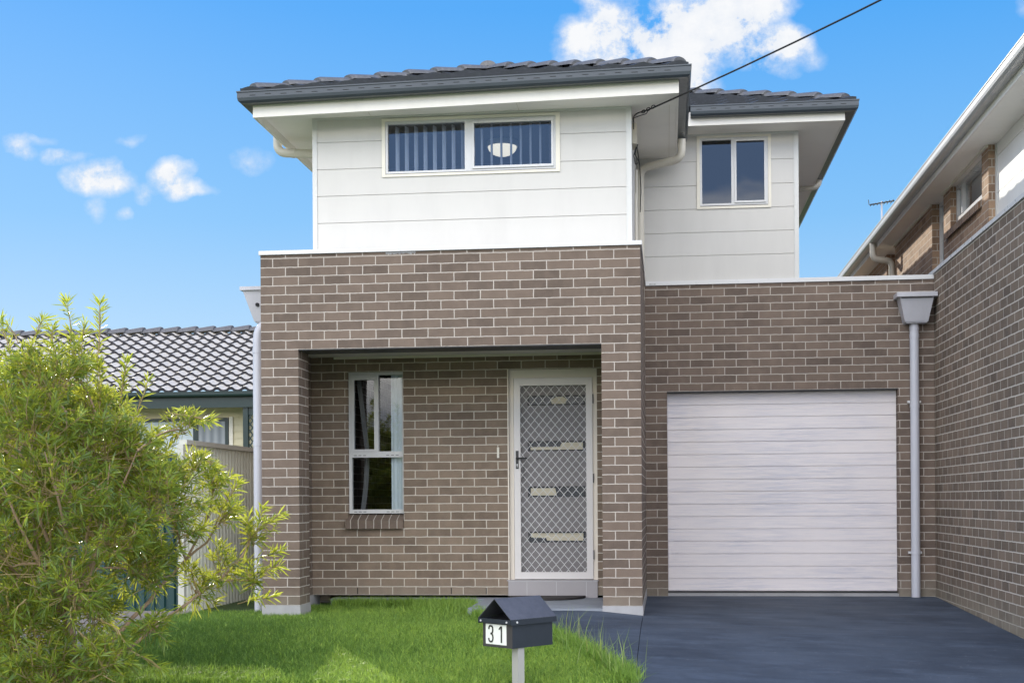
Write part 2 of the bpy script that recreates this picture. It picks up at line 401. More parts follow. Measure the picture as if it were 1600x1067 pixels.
# sloping brick sill
mb=MB(); zt,zb=.812,.735; yo=YB-.045
mb.hexa([(WX0-.018,yo,.668),(WX1-.003,yo,.668),(WX1-.003,YB+.1,.735),(WX0-.018,YB+.1,.735)],[(WX0-.018,yo-.0,.755),(WX1-.003,yo,.755),(WX1-.003,YB+.1,.815),(WX0-.018,YB+.1,.815)])
o=mb.build('brick_sill',M['brick_sill'],H)
def window(name,X0,X1,Z0,Z1,Y,parent,frames,panes,depth=.06,fm='white_alu',gm='glass',axis='y'):
    """frames: list of boxes (x0,x1,z0,z1,dy) ; panes the same. Built on plane Y (front)"""
    mb=MB()
    for (a,b,c,d,dy) in frames: mb.box(a,b,Y+dy,Y+dy+depth,c,d)
    w=mb.build(name,M[fm],parent)
    for (a,b,c,d,dy) in panes:
        p=MB(); p.face([(a,Y+dy,c),(b,Y+dy,c),(b,Y+dy,d),(a,Y+dy,d)]); p.build('pane',M[gm],w)
    return w
yw=YB+.055
t=.030; xm=(WX0+WX1)/2-.0
zt=1.42
fr=[(WX0,WX0+t,WZ0,WZ1,0),(WX1-t+.008,WX1,WZ0,WZ1,0),(WX0+t,WX1-t+.008,WZ0,WZ0+.04,0),(WX0+t,WX1-t+.008,WZ1-.03,WZ1,0),(WX0+t,WX1-t+.008,zt-.03,zt+.03,0),
    (WX0+t,WX0+t+.026,zt+.03,WZ1-.03,-.012),(xm-.022,xm+.022,zt+.03,WZ1-.03,-.012),(WX0+t+.026,xm-.022,zt+.03,zt+.052,-.012),(WX0+t+.026,xm-.022,WZ1-.078,WZ1-.03,-.012)]
W1=window('window',0,0,0,0,yw,H,fr,[(WX0+t+.02,xm-.01,zt+.04,WZ1-.05,.012),(xm+.01,WX1-.02,zt+.02,WZ1-.02,.035),(WX0+t-.01,WX1-.02,WZ0+.03,zt-.02,.035)],gm='glass')
# weep slots on the frame
mb=MB()
for zz in (zt-.012,WZ0+.014):
    each('weep_slot',[(WX0+.05+k*.048,WX0+.05+k*.048+.03,yw-.0025,yw+.001,zz,zz+.005) for k in (0,1,2,7,8,9)],M['slot'],W1)
# curtain behind it
mb=MB(); rows=[]
for z in (WZ0-.1,WZ1+.1): rows.append([(.905+.28*i/30,YB+.135+.010*math.sin(i*1.4),z) for i in range(31)])
mb.grid(rows); mb.build('curtain',M['curtain'],W1)
mb=MB(); rows=[]
for z in (WZ0-.1,WZ0+.2,1.1,1.3,1.5,WZ1+.1): rows.append([(.53+.07*math.sin((z-.7)*2.2)+.05*i/8,YB+.26+.01*math.sin(i*2),z) for i in range(9)])
mb.grid(rows); mb.build('curtain',paint('grey_curtain',(.22,.21,.20),.9,.1),W1)
# interior shell downstairs
def room(name,x0,x1,y0,y1,z0,z1,parent):
    mb=MB(); mb.box(x0,x1,y0,y1,z0,z1,skip='f'); return mb.build(name,M['interior'],parent)
room('room_lining',.11,2.1,YB+.2405,5,.05,2.56,H)

# --- entry door
D=MB(); t=.045; yd=YB+.03
D.box(DX0,DX0+t,yd,yd+.14,DZ0,DZ1); D.box(DX1-t,DX1,yd,yd+.14,DZ0,DZ1); D.box(DX0+t,DX1-t,yd,yd+.14,DZ1-.085,DZ1)
D.box(DX0-.012,DX0,YB-.012,YB+.14,DZ0-.0,DZ1+.0)
DR=D.build('entry_door',M['doorframe'],H)
sx0,sx1,sz0,sz1=2.176,2.962,.158,2.163; fw=.064; ys=yd-.012
mb=MB(); mb.box(sx0,sx0+fw,ys,ys+.03,sz0,sz1); mb.box(sx1-fw,sx1,ys,ys+.03,sz0,sz1); mb.box(sx0+fw,sx1-fw,ys,ys+.03,sz1-fw-.01,sz1); mb.box(sx0+fw,sx1-fw,ys,ys+.03,sz0,sz0+fw+.006)
mb.build('screen_frame',M['screen'],DR)
mb=MB(); ax0,ax1,az0,az1=sx0+fw,sx1-fw,sz0+fw+.006,sz1-fw-.01; pw=(ax1-ax0)/8.0; ph=.0995
nseg=int((az1-az0)/ph*8)
for k in range(-1,9):
    for sgn in (1,-1):
        xc=ax0+pw*(k+.5)+(pw/2 if sgn<0 else 0)
        prev=None
        for i in range(nseg+1):
            z=az0+(az1-az0)*i/nseg; ph_=(z-az0)/ph*2*math.pi
            s_=math.sin(ph_); tri=2/math.pi*math.asin(s_); 
            x=xc+sgn*(.78*tri+.22*s_)*(pw/4)*1.06
            cur=(clamp(x,ax0,ax1),z)
            if prev and not (cur[0] in (ax0,ax1) and prev[0] in (ax0,ax1)):
                dx,dz=cur[0]-prev[0],cur[1]-prev[1]; l=math.hypot(dx,dz); nx,nz=-dz/l*.0023,dx/l*.0023
                for yy0,yy1 in ((ys+.008,ys+.013),):
                    p=[(prev[0]-nx,yy0,prev[1]-nz),(cur[0]-nx,yy0,cur[1]-nz),(cur[0]+nx,yy0,cur[1]+nz),(prev[0]+nx,yy0,prev[1]+nz)]
                    q=[(a,yy1,c) for a,_,c in p]
                    mb.face(p[::-1]); mb.face([p[0],p[1],q[1],q[0]]); mb.face([p[2],p[3],q[3],q[2]])
            prev=cur
mb.build('security_mesh',M['wire'],DR)
mb=MB(); mb.face([(ax0,ys+.018,az0),(ax1,ys+.018,az0),(ax1,ys+.018,az1),(ax0,ys+.018,az1)])
m,nt,nd,L,B=mat('fly_mesh'); nt.nodes.remove(B); tr=nt.nodes.new('ShaderNodeBsdfTransparent'); df=nt.nodes.new('ShaderNodeBsdfDiffuse'); df.inputs[0].default_value=(.22,.22,.23,1)
mx=nt.nodes.new('ShaderNodeMixShader'); mx.inputs[0].default_value=.22; L.new(tr.outputs[0],mx.inputs[1]); L.new(df.outputs[0],mx.inputs[2]); L.new(mx.outputs[0],nt.nodes['Material Output'].inputs[0])
mb.build('fly_screen',m,DR)
# leaf of the inner door with four glazed slots
yl=yd+.075; slots=[(1.905,1.985),(1.445,1.530),(.985,1.075),(.530,.622)]
lx0,lx1=2.172,2.963; px0,px1=2.315,2.875
mb=MB(); zprev=DZ0
for (a,b) in sorted(slots):
    mb.box(lx0,lx1,yl,yl+.04,zprev,a); mb.box(lx0,px0,yl,yl+.04,a,b,skip='td'); mb.box(px1,lx1,yl,yl+.04,a,b,skip='td'); zprev=b
mb.box(lx0,lx1,yl,yl+.04,zprev,DZ1-.085)
leaf=mb.build('door_leaf',M['door_grey'],DR)
for (a,b) in slots:
    mb=MB()
    for (p,q,r_,s_) in ((px0-.008,px1+.008,a-.008,a),(px0-.008,px1+.008,b,b+.008),(px0-.008,px0,a,b),(px1,px1+.008,a,b)): mb.box(p,q,yl-.006,yl+.002,r_,s_)
    mb.build('slot_frame',M['slot'],leaf)
pats=[[[(.42,.05),(.66,.05),(.70,.6),(.62,.95),(.50,.95),(.40,.5)]],
      [[(.03,.06),(.97,.06),(.97,.92),(.60,.92),(.56,.42),(.03,.40)]],
      [[(.03,.08),(.50,.08),(.47,.9),(.03,.9)]],
      [[(.03,.92),(.03,.45),(.30,.40),(.32,.10),(.97,.08),(.97,.92)]]]
for (a,b),pl in zip(slots,pats):
    mb=MB(); mb.face([(px0,yl+.02,a),(px1,yl+.02,a),(px1,yl+.02,b),(px0,yl+.02,b)]); mb.build('slot_pane',paint('dark_slot_glass',(.02,.025,.036),.2,.2),leaf)
    mb=MB()
    for p in pl: mb.face([(px0+(px1-px0)*u,yl+.016,a+(b-a)*w) for u,w in p])
    mb.build('lit_interior_patch',M['lit_cream'],leaf)  # cream shapes paint the lit interior showing through the slots
# handle
mb=MB(); hx=2.208; hz=1.335
mb.box(hx-.014,hx+.014,ys-.008,ys,hz-.075,hz+.105); mb.tube([(hx,ys-.008,hz+.03),(hx,ys-.045,hz+.03)],.009,8); mb.tube([(hx-.01,ys-.045,hz+.03),(hx+.105,ys-.047,hz+.028)],.0085,8)
mb.tube([(hx+.06,ys+.03,hz-.03),(hx+.065,ys+.02,hz-.09),(hx+.06,ys+.03,hz-.17)],.004,6)
hd=mb.build('door_handle',M['black'],DR)
mb=MB(); mb.tube([(hx,ys-.012,hz-.035),(hx,ys-.0081,hz-.035)],.009,10); mb.box(hx-.003,hx+.003,ys-.014,ys-.0122,hz-.062,hz-.03); mb.build('key_barrel',M['white_alu'],hd)
each('hinge',[(2.963,2.972,ys-.004,ys+.02,z-.045,z+.045) for z in (.40,1.16,1.95)],M['black'],DR)
# tiled step
mb=MB(); mb.box(2.113,3.004,YB-.012,YB+.2,-.024,.140); 
mb.box(2.100,3.012,YB-.016,YB+.2,.140,.151)
st=mb.build('door_step',M['tile_step'],H)
each('grout_line',[(x-.002,x+.002,YB-.0135,YB-.011,-.024,.134) for x in (2.30,2.595,2.893)]+[(2.113,3.004,YB-.0135,YB-.011,.1345,.139)],M['grout'],st)
each('weep_hole',[(x,x+.009,YB-.001,YB+.004,.008,.072) for x in (.571,1.53,1.885)],M['slot'],H)
# doorbell plate
mb=MB(); mb.box(2.008,2.030,YB-.018,YB-.001,1.37,1.475); mb.build('doorbell',M['cream'],H)
# door closet behind
mb=MB(); mb.box(2.12,3.01,YB+.2405,YB+1.5,0,2.3,skip='f'); mb.build('hallway_lining',M['interior'],H)

# --- garage
GX0,GX1,GZ1=3.70,6.095,25*C
mb=MB(); mb.box(3.472,GX0,YG,YG+.24,-.15,3.215); mb.box(GX0,GX1,YG,YG+.24,GZ1,3.215,skip='lr'); mb.box(GX1,6.466,YG,YG+.24,-.15,3.215)
mb.build('garage_wall',M['brick_garage'],H)
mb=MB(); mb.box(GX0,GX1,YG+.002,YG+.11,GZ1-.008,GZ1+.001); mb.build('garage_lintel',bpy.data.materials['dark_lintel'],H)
yg=YG+.115; nz=16; z0=-.035; z1=GZ1-.008; dz=(z1-z0)/nz
gd=empty  # name guard
mb=MB()
mb.box(GX0,GX1,yg+.012,yg+.03,z0,z1+.02)
for i in range(nz):
    a=z0+i*dz+(.004 if i%4 else .007); b=z0+(i+1)*dz-.003
    mb.hexa([(GX0+.004,yg,a),(GX1-.004,yg,a),(GX1-.004,yg+.0119,a),(GX0+.004,yg+.0119,a)],[(GX0+.004,yg,b),(GX1-.004,yg,b),(GX1-.004,yg+.0119,b),(GX0+.004,yg+.0119,b)])
GD=mb.build('garage_door',M['garage'],H)
mb=MB(); mb.box(GX0,GX1,yg-.004,yg+.03,z0-.02,z0-.001); mb.build('rubber_seal',M['black'],GD)
mb=MB(); mb.box(GX0-.0,GX1+.0,YG+.02,YG+.13,-.2,-.056); mb.build('garage_threshold',M['plinth'],H)
mb=MB(); mb.box(3.9,6.3,3,6,-.1,2.9); 
# cap and flashing above the garage
mb=MB(); mb.box(3.473,6.463,YG-.018,YG+.26,3.2155,3.260); mb.build('garage_cap_flashing',M['white_alu'],H)
each('flashing_stamp',[(3.52,3.548,YG-.021,YG-.0175,3.226,3.231),(3.556,3.566,YG-.021,YG-.0175,3.226,3.231),(3.572,3.588,YG-.021,YG-.0175,3.226,3.231)],M['slot'],H)
# flat roof over garage and body of the ground floor
mb=MB(); mb.box(3.475,6.46,YG+.26,11,2.95,3.05); mb.box(.0,6.46,10.76,11,-.1,3.0); mb.box(6.25,6.46,YG+.26,10.76,-.1,2.95); mb.box(0,.23,1.6,10.76,-.1,3.05)
mb.build('rear_wall',M['brick_front'],H)

# --- upper storey cladding
def cladding(name,x0,x1,yf,z0,z1,lines,op,parent,th=.02,cl=.045):
    """boards with shadow gaps around an opening op=(x0,x1,z0,z1)"""
    mb=MB(); zs=[z0]+sorted(lines)+[z1]
    def backing(a,b,c,d): mb.box(a,b,yf+.008,yf+.1,c,d)
    ox0,ox1,oz0,oz1=op
    for a,b in zip(zs,zs[1:]):
        b2=b-.007 if b!=z1 else b
        segs=[]
        if oz1<=a or oz0>=b2: segs=[(x0,x1,a,b2)]
        else:
            segs=[(x0,ox0,a,b2),(ox1,x1,a,b2)]
            if oz0>a: segs.append((ox0,ox1,a,oz0))
            if oz1<b2: segs.append((ox0,ox1,oz1,b2))
        for s_ in segs: mb.box(s_[0],s_[1],yf,yf+.0079,s_[2],s_[3])
    backing(x0,ox0,z0,z1); backing(ox1,x1,z0,z1); backing(ox0,ox1,z0,oz0); backing(ox0,ox1,oz1,z1)
    return mb.build(name,M['cladding'],parent)
UX0,UX1=.378,3.390
U=cladding('upper_cladding',UX0+.045,UX1-.045,YU,3.15,4.565,[3.578,3.833,4.085,4.340],(1.08,2.69,4.018,4.512),H)
mb=MB(); mb.box(UX0,UX0+.044,YU-.008,YU+.1,3.15,4.565); mb.box(UX1-.044,UX1,YU-.008,YU+.1,3.15,4.565)
mb.box(UX0,UX1,YU-.012,YU-.0001,4.548,4.567); mb.box(UX1-.052,UX1-.0445,YU-.004,YU,3.15,4.548)
mb.build('corner_trim',M['white'],H)
each('side_cladding',[(UX0,UX0+.02,YU+.101,YG,3.0,4.565),(UX1-.02,UX1,YU+.101,YG,3.0,4.565)],M['cladding'],H)
# architrave + window
mb=MB(); a,b,c_,d=1.048,2.728,3.990,4.540
mb.box(a,1.08,YU-.014,YU+.03,c_,d-.003); mb.box(2.69,b,YU-.014,YU+.03,c_,d-.003); mb.box(1.08,2.69,YU-.014,YU+.03,4.512,d-.003); mb.box(1.08,2.69,YU-.014,YU+.03,c_,4.014)
mb.build('architrave',M['cream'],H)
mb=MB(); mb.box(1.082,2.688,YU-.012,YU+.03,4.0145,4.0195); mb.build('sill_gap',M['slot'],H)
yw=YU-.002
fr=[(1.081,1.103,4.020,4.511,0),(2.668,2.689,4.020,4.511,0),(1.103,2.668,4.020,4.042,0),(1.103,2.668,4.487,4.511,0),(1.835,1.905,4.042,4.487,0),
    (1.905,1.925,4.042,4.487,-.014),(2.648,2.668,4.042,4.487,-.014),(1.925,2.648,4.042,4.064,-.014),(1.925,2.648,4.465,4.487,-.014)]
W2=window('window',0,0,0,0,yw,H,fr,[(1.10,1.84,4.04,4.49,.03),(1.92,2.65,4.06,4.47,.006)],gm='glass_blue')
def blinds(x0,x1,y,z0,z1,n,ang,parent):
    for i in range(n):
        x=x0+(x1-x0)*(i+.5)/n; w=.042; mb=MB()
        dx,dy=math.cos(ang)*w,math.sin(ang)*w
        mb.grid([[(x-dx,y-dy,z),(x-dx*.3+.004,y-dy*.3,z),(x+dx*.3+.004,y+dy*.3,z),(x+dx,y+dy,z)] for z in (z0,z1)])
        mb.build('blind_slat',M['blind'],parent)
blinds(1.12,1.84,YU+.16,4.0,4.50,8,math.radians(74),W2)
blinds(1.93,2.67,YU+.16,4.0,4.50,8,math.radians(82),W2)
mb=MB(); mb.box(.40,3.37,YU+.101,YG-.05,3.1,4.552,skip='f'); mb.build('bedroom_lining',M['interior'],H)
# oyster lamp on the bedroom ceiling
LP=empty('ceiling_lamp',(2.07,1.45,4.55),'round glowing ceiling lamp behind the right pane of the upstairs front window','lamp')
mb=MB(); rows=[]
for i in range(9):
    t_=i/8*math.pi/2; rows.append([(2.07+.145*math.sin(t_)*math.cos(k/24*2*math.pi),1.45+.145*math.sin(t_)*math.sin(k/24*2*math.pi),4.50-.095*math.cos(t_)) for k in range(24)])
mb.grid(rows,close=True); mb.build('lamp_shade',M['lamp'],LP)
mb=MB(); mb.tube([(2.07,1.45,4.498),(2.07,1.45,4.551)],.158,24); 
mb.build('lamp_base',M['white'],LP)

# right-hand upper wall
RX0,RX1=3.392,5.090
cladding('upper_cladding',RX0,RX1-.045,YG,3.2605,4.80,[3.524,3.770,4.018,4.266,4.520],(4.062,4.775,4.045,4.762),H)
mb=MB(); mb.box(RX1-.044,RX1,YG-.008,YG+.1,3.2605,4.80); mb.box(RX0,RX1,YG-.012,YG-.0001,4.784,4.802); mb.box(RX1-.052,RX1-.0445,YG-.004,YG,3.2605,4.784)
mb.build('corner_trim',M['white'],H)
mb=MB(); a,b,c_,d=4.030,4.806,4.012,4.783
mb.box(a,4.062,YG-.014,YG+.03,c_,d); mb.box(4.775,b,YG-.014,YG+.03,c_,d); mb.box(4.062,4.775,YG-.014,YG+.03,4.762,d); mb.box(4.062,4.775,YG-.014,YG+.03,c_,4.037)
mb.build('architrave',M['cream'],H)
mb=MB(); mb.box(4.064,4.773,YG-.012,YG+.03,4.0375,4.0445); mb.build('sill_gap',M['slot'],H)
yw=YG-.002
fr=[(4.063,4.085,4.045,4.761,0),(4.752,4.774,4.045,4.761,0),(4.085,4.752,4.045,4.068,0),(4.085,4.752,4.738,4.761,0),(4.392,4.425,4.068,4.738,0),
    (4.425,4.445,4.068,4.738,-.014),(4.735,4.752,4.068,4.738,-.014),(4.445,4.735,4.068,4.088,-.014),(4.445,4.735,4.718,4.738,-.014)]
window('window',0,0,0,0,yw,H,fr,[(4.08,4.395,4.06,4.74,.03),(4.44,4.74,4.08,4.72,.006)],gm='glass_dark')
mb=MB(); mb.box(3.6,5.05,YG+.101,6,3.1,4.78,skip='f'); mb.build('bedroom_lining',M['interior'],H)
each('side_cladding',[(.5,.6,YG+.01,11,3.05,4.8),(RX1-.02,RX1,YG+.101,10.9,3.0,4.8),(.6,RX1,10.9,11,3.05,4.8)],M['cladding'],H)

# --- roofs
def shear(z,x): return z+.018*(x-1.87)
def tiles(name,e0,e1,inward,s,zf,rng_u,run,parent,mat1,mat2,tw=.30,ch=.32,amp=.022,lip=.032,seed=0,nsub=8,shf=None):
    """e0,e1: eave end points (x,y); inward: unit plan vector up the slope; s: slope; zf: eave height; rng_u(d)->(u0,u1) limits at plan distance d"""
    e0=Vector((*e0,0)); e1=Vector((*e1,0)); ud=(e1-e0).normalized(); iv=Vector((*inward,0))
    cs=ch/math.sqrt(1+s*s); mb=MB(); n=int(run/cs+.999)
    for k in range(n):
        d0=k*cs; d1=min((k+1)*cs+.03,run+.02); u0,u1=rng_u(min(d0,run)); U0,U1=rng_u(min(d1,run))
        if u1-u0<.05: continue
        cnt=max(2,int((u1-u0)/tw*nsub)); rowa=[];rowb=[];rowc=[]
        for i in range(cnt+1):
            u=u0+(u1-u0)*i/cnt; u2=min(max(u,U0),U1) 
            ph=((u+(0.0))/tw)%1.0
            w=amp*(math.sin(math.pi*min(ph/.6,1))**1.0 if ph<.6 else -.25*math.sin(math.pi*(ph-.6)/.4))
            pa=e0+ud*u+iv*d0; pb=e0+ud*u2+iv*d1
            za=zf+s*d0+lip+w; zb=zf+s*d1+.004+w*.85
            if shf: za=shf(za,pa.x); zb=shf(zb,pb.x)
            rowa.append((pa.x,pa.y,za)); rowb.append((pb.x,pb.y,zb)); rowc.append((pa.x+iv.x*.012,pa.y+iv.y*.012,za-lip*.95-.006))
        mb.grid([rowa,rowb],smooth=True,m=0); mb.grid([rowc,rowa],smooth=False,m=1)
    return mb.build(name,[mat1,mat2],parent)
def caps(name,p0,p1,n,parent,m,r=.085,h=.055,over=.04,lift=.02):
    p0=Vector(p0);p1=Vector(p1); d=(p1-p0)/n; t=d.normalized(); side=t.cross(Vector((0,0,1))).normalized(); up=side.cross(t)
    mb=MB()
    for k in range(n):
        a=p0+d*k-t*over; b=p0+d*(k+1); rows=[]
        for q,(P,sc,lf) in enumerate(((a,1.0,lift),(a+t*.03,1.06,lift+.003),(b,.86,0))):
            rows.append([P+side*r*sc*math.cos(math.pi*j/8)+up*(h*sc*math.sin(math.pi*j/8)+lf-.02) for j in range(9)])
        mb.grid(rows,smooth=True); 
        c=[tuple(v) for v in rows[0]]; mb.face(c)
        mb.face([tuple(v) for v in rows[-1]][::-1])
    return mb.build(name,m,parent)
def gutter(name,path,closed_in,parent,z,shf=None,w=.11,h=.105):
    """path: plan points, outward side is on the right when walking; profile swept with mitres"""
    prof=[(-w,.0+h*.95),(-w,.004),(-.028,.0),(-.006,.018),(0,.045),(0,.088),(.006,.093),(.006,h),(-.006,h),(-.006,h-.012),(-w+.01,.02)]
    P=[Vector((*p,0)) for p in path]; offs=[]
    for i in range(len(P)):
        ns=[]
        if i>0: t=(P[i]-P[i-1]).normalized(); ns.append(Vector((t.y,-t.x,0)))
        if i<len(P)-1: t=(P[i+1]-P[i]).normalized(); ns.append(Vector((t.y,-t.x,0)))
        o=ns[0] if len(ns)==1 else (ns[0]+ns[1])/(1+ns[0].dot(ns[1])); offs.append(o)
    mb=MB()
    for i in range(len(P)-1):
        rows=[]
        for k in (i,i+1):
            rows.append([(P[k].x+offs[k].x*a,P[k].y+offs[k].y*a,(shf or (lambda z,x:z))(z+b,P[k].x)) for a,b in prof])
        mb.grid(rows,smooth=False)
        for r_ in (rows[0],rows[1]) if len(P)==2 else ((rows[0],) if i==0 else ((rows[1],) if i==len(P)-2 else ())):
            mb.face(r_[:9])
    return mb.build(name,M['gutter'],parent)
# front block roof: a hip
EX0,EX1,EY=-.195,3.928,-.05; S1=.345; ZE=4.735; RUN=(EX1-EX0)/2
R1=tiles('roof',(EX0+.02,EY+.03),(EX1-.02,EY+.03),(0,1),S1,ZE,lambda d:(d,EX1-EX0-.04-d),RUN-.02,H,M['tile'],M['tile'],tw=.30,shf=shear)
tiles('roof_slope',(EX0+.02,6.0),(EX0+.02,EY+.03),(1,0),S1,ZE,lambda d:(0,6.0-EY-.03-d),RUN-.02,R1,M['tile'],M['tile'],shf=lambda z,x:shear(z,x))
tiles('roof_slope',(EX1-.02,EY+.03),(EX1-.02,6.0),(-1,0),S1,ZE,lambda d:(d,6.0-EY-.03),RUN-.02,R1,M['tile'],M['tile'],shf=lambda z,x:shear(z,x))
ap=(1.866,EY+RUN,ZE+S1*RUN+.03)
caps('hip_cap',(EX0+.14,EY+.15,shear(ZE+.062,EX0)),ap,8,R1,M['cap_tile'])
caps('hip_cap',(EX1-.12,EY+.13,shear(ZE+.055,EX1)),ap,8,R1,M['cap_tile'])
caps('ridge_cap',(ap[0],ap[1]-.05,ap[2]),(ap[0],6,ap[2]),11,R1,M['cap_tile'])
GU1=gutter('gutter',[(EX0,2.29),(EX0,EY),(EX1,EY),(EX1,2.22)],0,H,4.635,shear)
# slots in the gutter face
for i in range(27):
    mb=MB()
    x=EX0+.12+i*.145; zz=shear(4.635+.060+(.006 if i%2 else 0),x); mb.box(x,x+.055,EY-.0025,EY+.001,zz,zz+.0045)
    mb.build('slot',M['slot'],GU1)
mb=MB()   # fascias
def sbox(mb,x0,x1,y0,y1,z0,z1,shf=shear):
    b=[(x0,y0,shf(z0,x0)),(x1,y0,shf(z0,x1)),(x1,y1,shf(z0,x1)),(x0,y1,shf(z0,x0))]; t=[(p[0],p[1],shf(z1,p[0])) for p in b]; mb.hexa(b,t)
sbox(mb,-.085,3.822,.075,.095,4.528,4.70); sbox(mb,-.085,-.065,.0955,2.29,4.528,4.70); sbox(mb,3.802,3.822,.0955,2.40,4.528,4.70)
mb.build('fascia',M['fascia'],H)
mb=MB(); idz=lambda z,x:z
sbox(mb,-.064,3.801,.0955,YU-.009,4.568,4.585,idz); sbox(mb,-.064,UX0-.001,YU-.009,2.29,4.568,4.585,idz); sbox(mb,UX1+.001,3.801,YU-.009,2.402,4.568,4.585,idz)
mb.build('soffit',M['soffit'],H)
each('soffit_joint',[(.947,.953,.1,YU-.013,4.565,4.5675),(2.347,2.353,.1,YU-.013,4.565,4.5675),(3.735,3.741,.45,2.40,4.565,4.5675)],M['cream'],H)
mb=MB(); mb.box(-.064,UX0,2.27,2.29,4.3,4.567) if False else None
# rear block roof
EX2,EY2=5.65,1.93; S2=.375; ZE2=4.965
R2=tiles('roof',(1.0,EY2+.03),(EX2-.02,EY2+.03),(0,1),S2,ZE2,lambda d:(2.98 if d<.2 else 0,EX2-1.02-d),2.75,H,M['tile'],M['tile'])
tiles('roof_slope',(EX2-.02,EY2+.03),(EX2-.02,12),(-1,0),S2,ZE2,lambda d:(d,12-EY2-.03-d*1.0),2.75,R2,M['tile'],M['tile'])
ap2=(EX2-2.8,EY2+2.8,ZE2+S2*2.8+.02)
caps('hip_cap',(EX2-.14,EY2+.15,ZE2+.065),ap2,11,R2,M['cap_tile'])
tiles('roof_slope',(.05,12),(.05,EY2+1.2),(1,0),S2,ZE2,lambda d:(0,12-EY2-1.2-d*1.0),2.75,R2,M['tile'],M['tile'])
GU2=gutter('gutter',[(3.96,EY2),(EX2,EY2),(EX2,12)],0,H,4.875)
each('slot',[(4.02+i*.145,4.075+i*.145,EY2-.0025,EY2+.001,4.935+.006*(i%2),4.9395+.006*(i%2)) for i in range(11)],M['slot'],GU2)
mb=MB(); mb.box(3.83,5.525,2.04,2.06,4.80,4.94); mb.box(5.505,5.525,2.0605,11.4,4.80,4.94); mb.build('fascia',M['fascia'],H)
mb=MB(); mb.box(3.4,5.504,2.0605,YG-.013,4.803,4.82); mb.box(RX1+.001,5.504,YG-.013,11.4,4.803,4.82); mb.build('soffit',M['soffit'],H)
# --- downpipes
def pipe(name,pts,r,rad,mt,parent,collars=(),brk=None):
    mb=MB(); mb.tube(rpath(pts,rad),r,14)
    for c_,ax in collars:
        c_=Vector(c_); ax=Vector(ax); mb.tube([c_-ax*.02,c_+ax*.02],r+.004,14)
    return mb.build(name,mt,parent)
pipe('downpipe',[(-.145,1.08,4.63),(-.145,1.08,4.425),(.40,1.08,4.39)],.043,.09,M['pipe'],H,[((.02,1.08,4.415),(1,0,-.06))])
pipe('downpipe',[(3.870,2.02,4.66),(3.870,2.02,4.46),(3.437,2.25,4.43),(3.432,2.30,3.05)],.040,.10,M['pipe'],H,[((3.432,2.30,4.20),(0,0,1)),((3.74,2.09,4.452),(-.88,.46,-.05))])
pipe('downpipe',[(5.585,5.0,4.90),(5.585,5.0,4.80),(5.09,5.05,4.77)],.043,.08,M['pipe'],H)
pipe('conduit',[(3.405,1.5,4.0),(3.405,1.5,3.1)],.011,.02,M['pipe'],H)
pipe('conduit',[(3.405,1.78,4.3),(3.405,1.78,3.1)],.014,.02,M['pipe'],H)
def rwh(name,x0,x1,y0,y1,zt,X0,X1,Y0,Y1,zb,zf,parent,ov):
    mb=MB(); mb.hexa([(X0,Y0,zb),(X1,Y0,zb),(X1,Y1,zb),(X0,Y1,zb)],[(x0,y0,zt),(x1,y0,zt),(x1,y1,zt),(x0,y1,zt)])
    mb.box(x0-ov,x1+ov,y0-ov,y1,zt+.0005,zt+zf); mb.box(X0+.01,X1-.01,Y0+.01,Y1-.005,zb-.012,zb-.0005)
    return mb.build(name,M['rwh'],parent)
r_=rwh('rainwater_head',6.085,6.425,2.19,YG-.002,3.005,6.145,6.378,2.25,YG-.002,2.758,.045,H,.032)
mb=MB(); mb.box(6.10,6.41,2.1865,2.1895,2.992,2.998) ; mb.build('flange_seam',M['slot'],r_)
pipe('downpipe',[(6.253,2.345,2.755),(6.253,2.345,-.10)],.046,.05,M['steel_pipe'],H,[((6.253,2.345,2.70),(0,0,1)),((6.253,2.345,2.62),(0,0,1)),((6.253,2.345,1.9),(0,0,1)),((6.253,2.345,.38),(0,0,1))])
each('pipe_bracket',[(a,a+.03,2.36,2.403,z-.012,z+.012) for z in (1.94,.375) for a in (6.185,6.29)],M['white_alu'],H)
r_=rwh('rainwater_head',-.305,-.002,.42,.80,2.955,-.205,-.002,.46,.76,2.665,.035,H,.022)
mb=MB(); mb.tube([(-.165,.425,2.82),(-.165,.455,2.82)],.018,12); mb.build('overflow_hole',M['slot'],r_)
pipe('downpipe',[(-.09,.50,2.66),(-.165,.47,2.58),(-.172,.46,2.45),(-.172,.46,-.12)],.047,.05,M['steel_pipe'],H,[((-.172,.46,2.38),(0,0,1)),((-.172,.46,1.5),(0,0,1))])
# junction box and wires on the side wall
mb=MB(); mb.box(3.391,3.432,.70,.95,4.29,4.48); jb=mb.build('junction_box',M['boxmetal'],H)
mb=MB(); mb.tube(rpath([(3.44,.78,4.30),(3.41,.9,4.24),(3.45,.8,4.14),(3.42,.75,4.10),(3.40,.8,4.20),(3.43,.85,4.32)],.02,4),.005,6); mb.tube([(3.43,1.0,4.33),(3.45,1.2,4.2),(3.455,1.5,4.05),(3.44,1.9,3.9)],.005,6)
mb.tube([(3.41,.78,4.5),(3.40,.75,4.3)],.006,6)
mb.build('service_wire',M['cable'],jb)

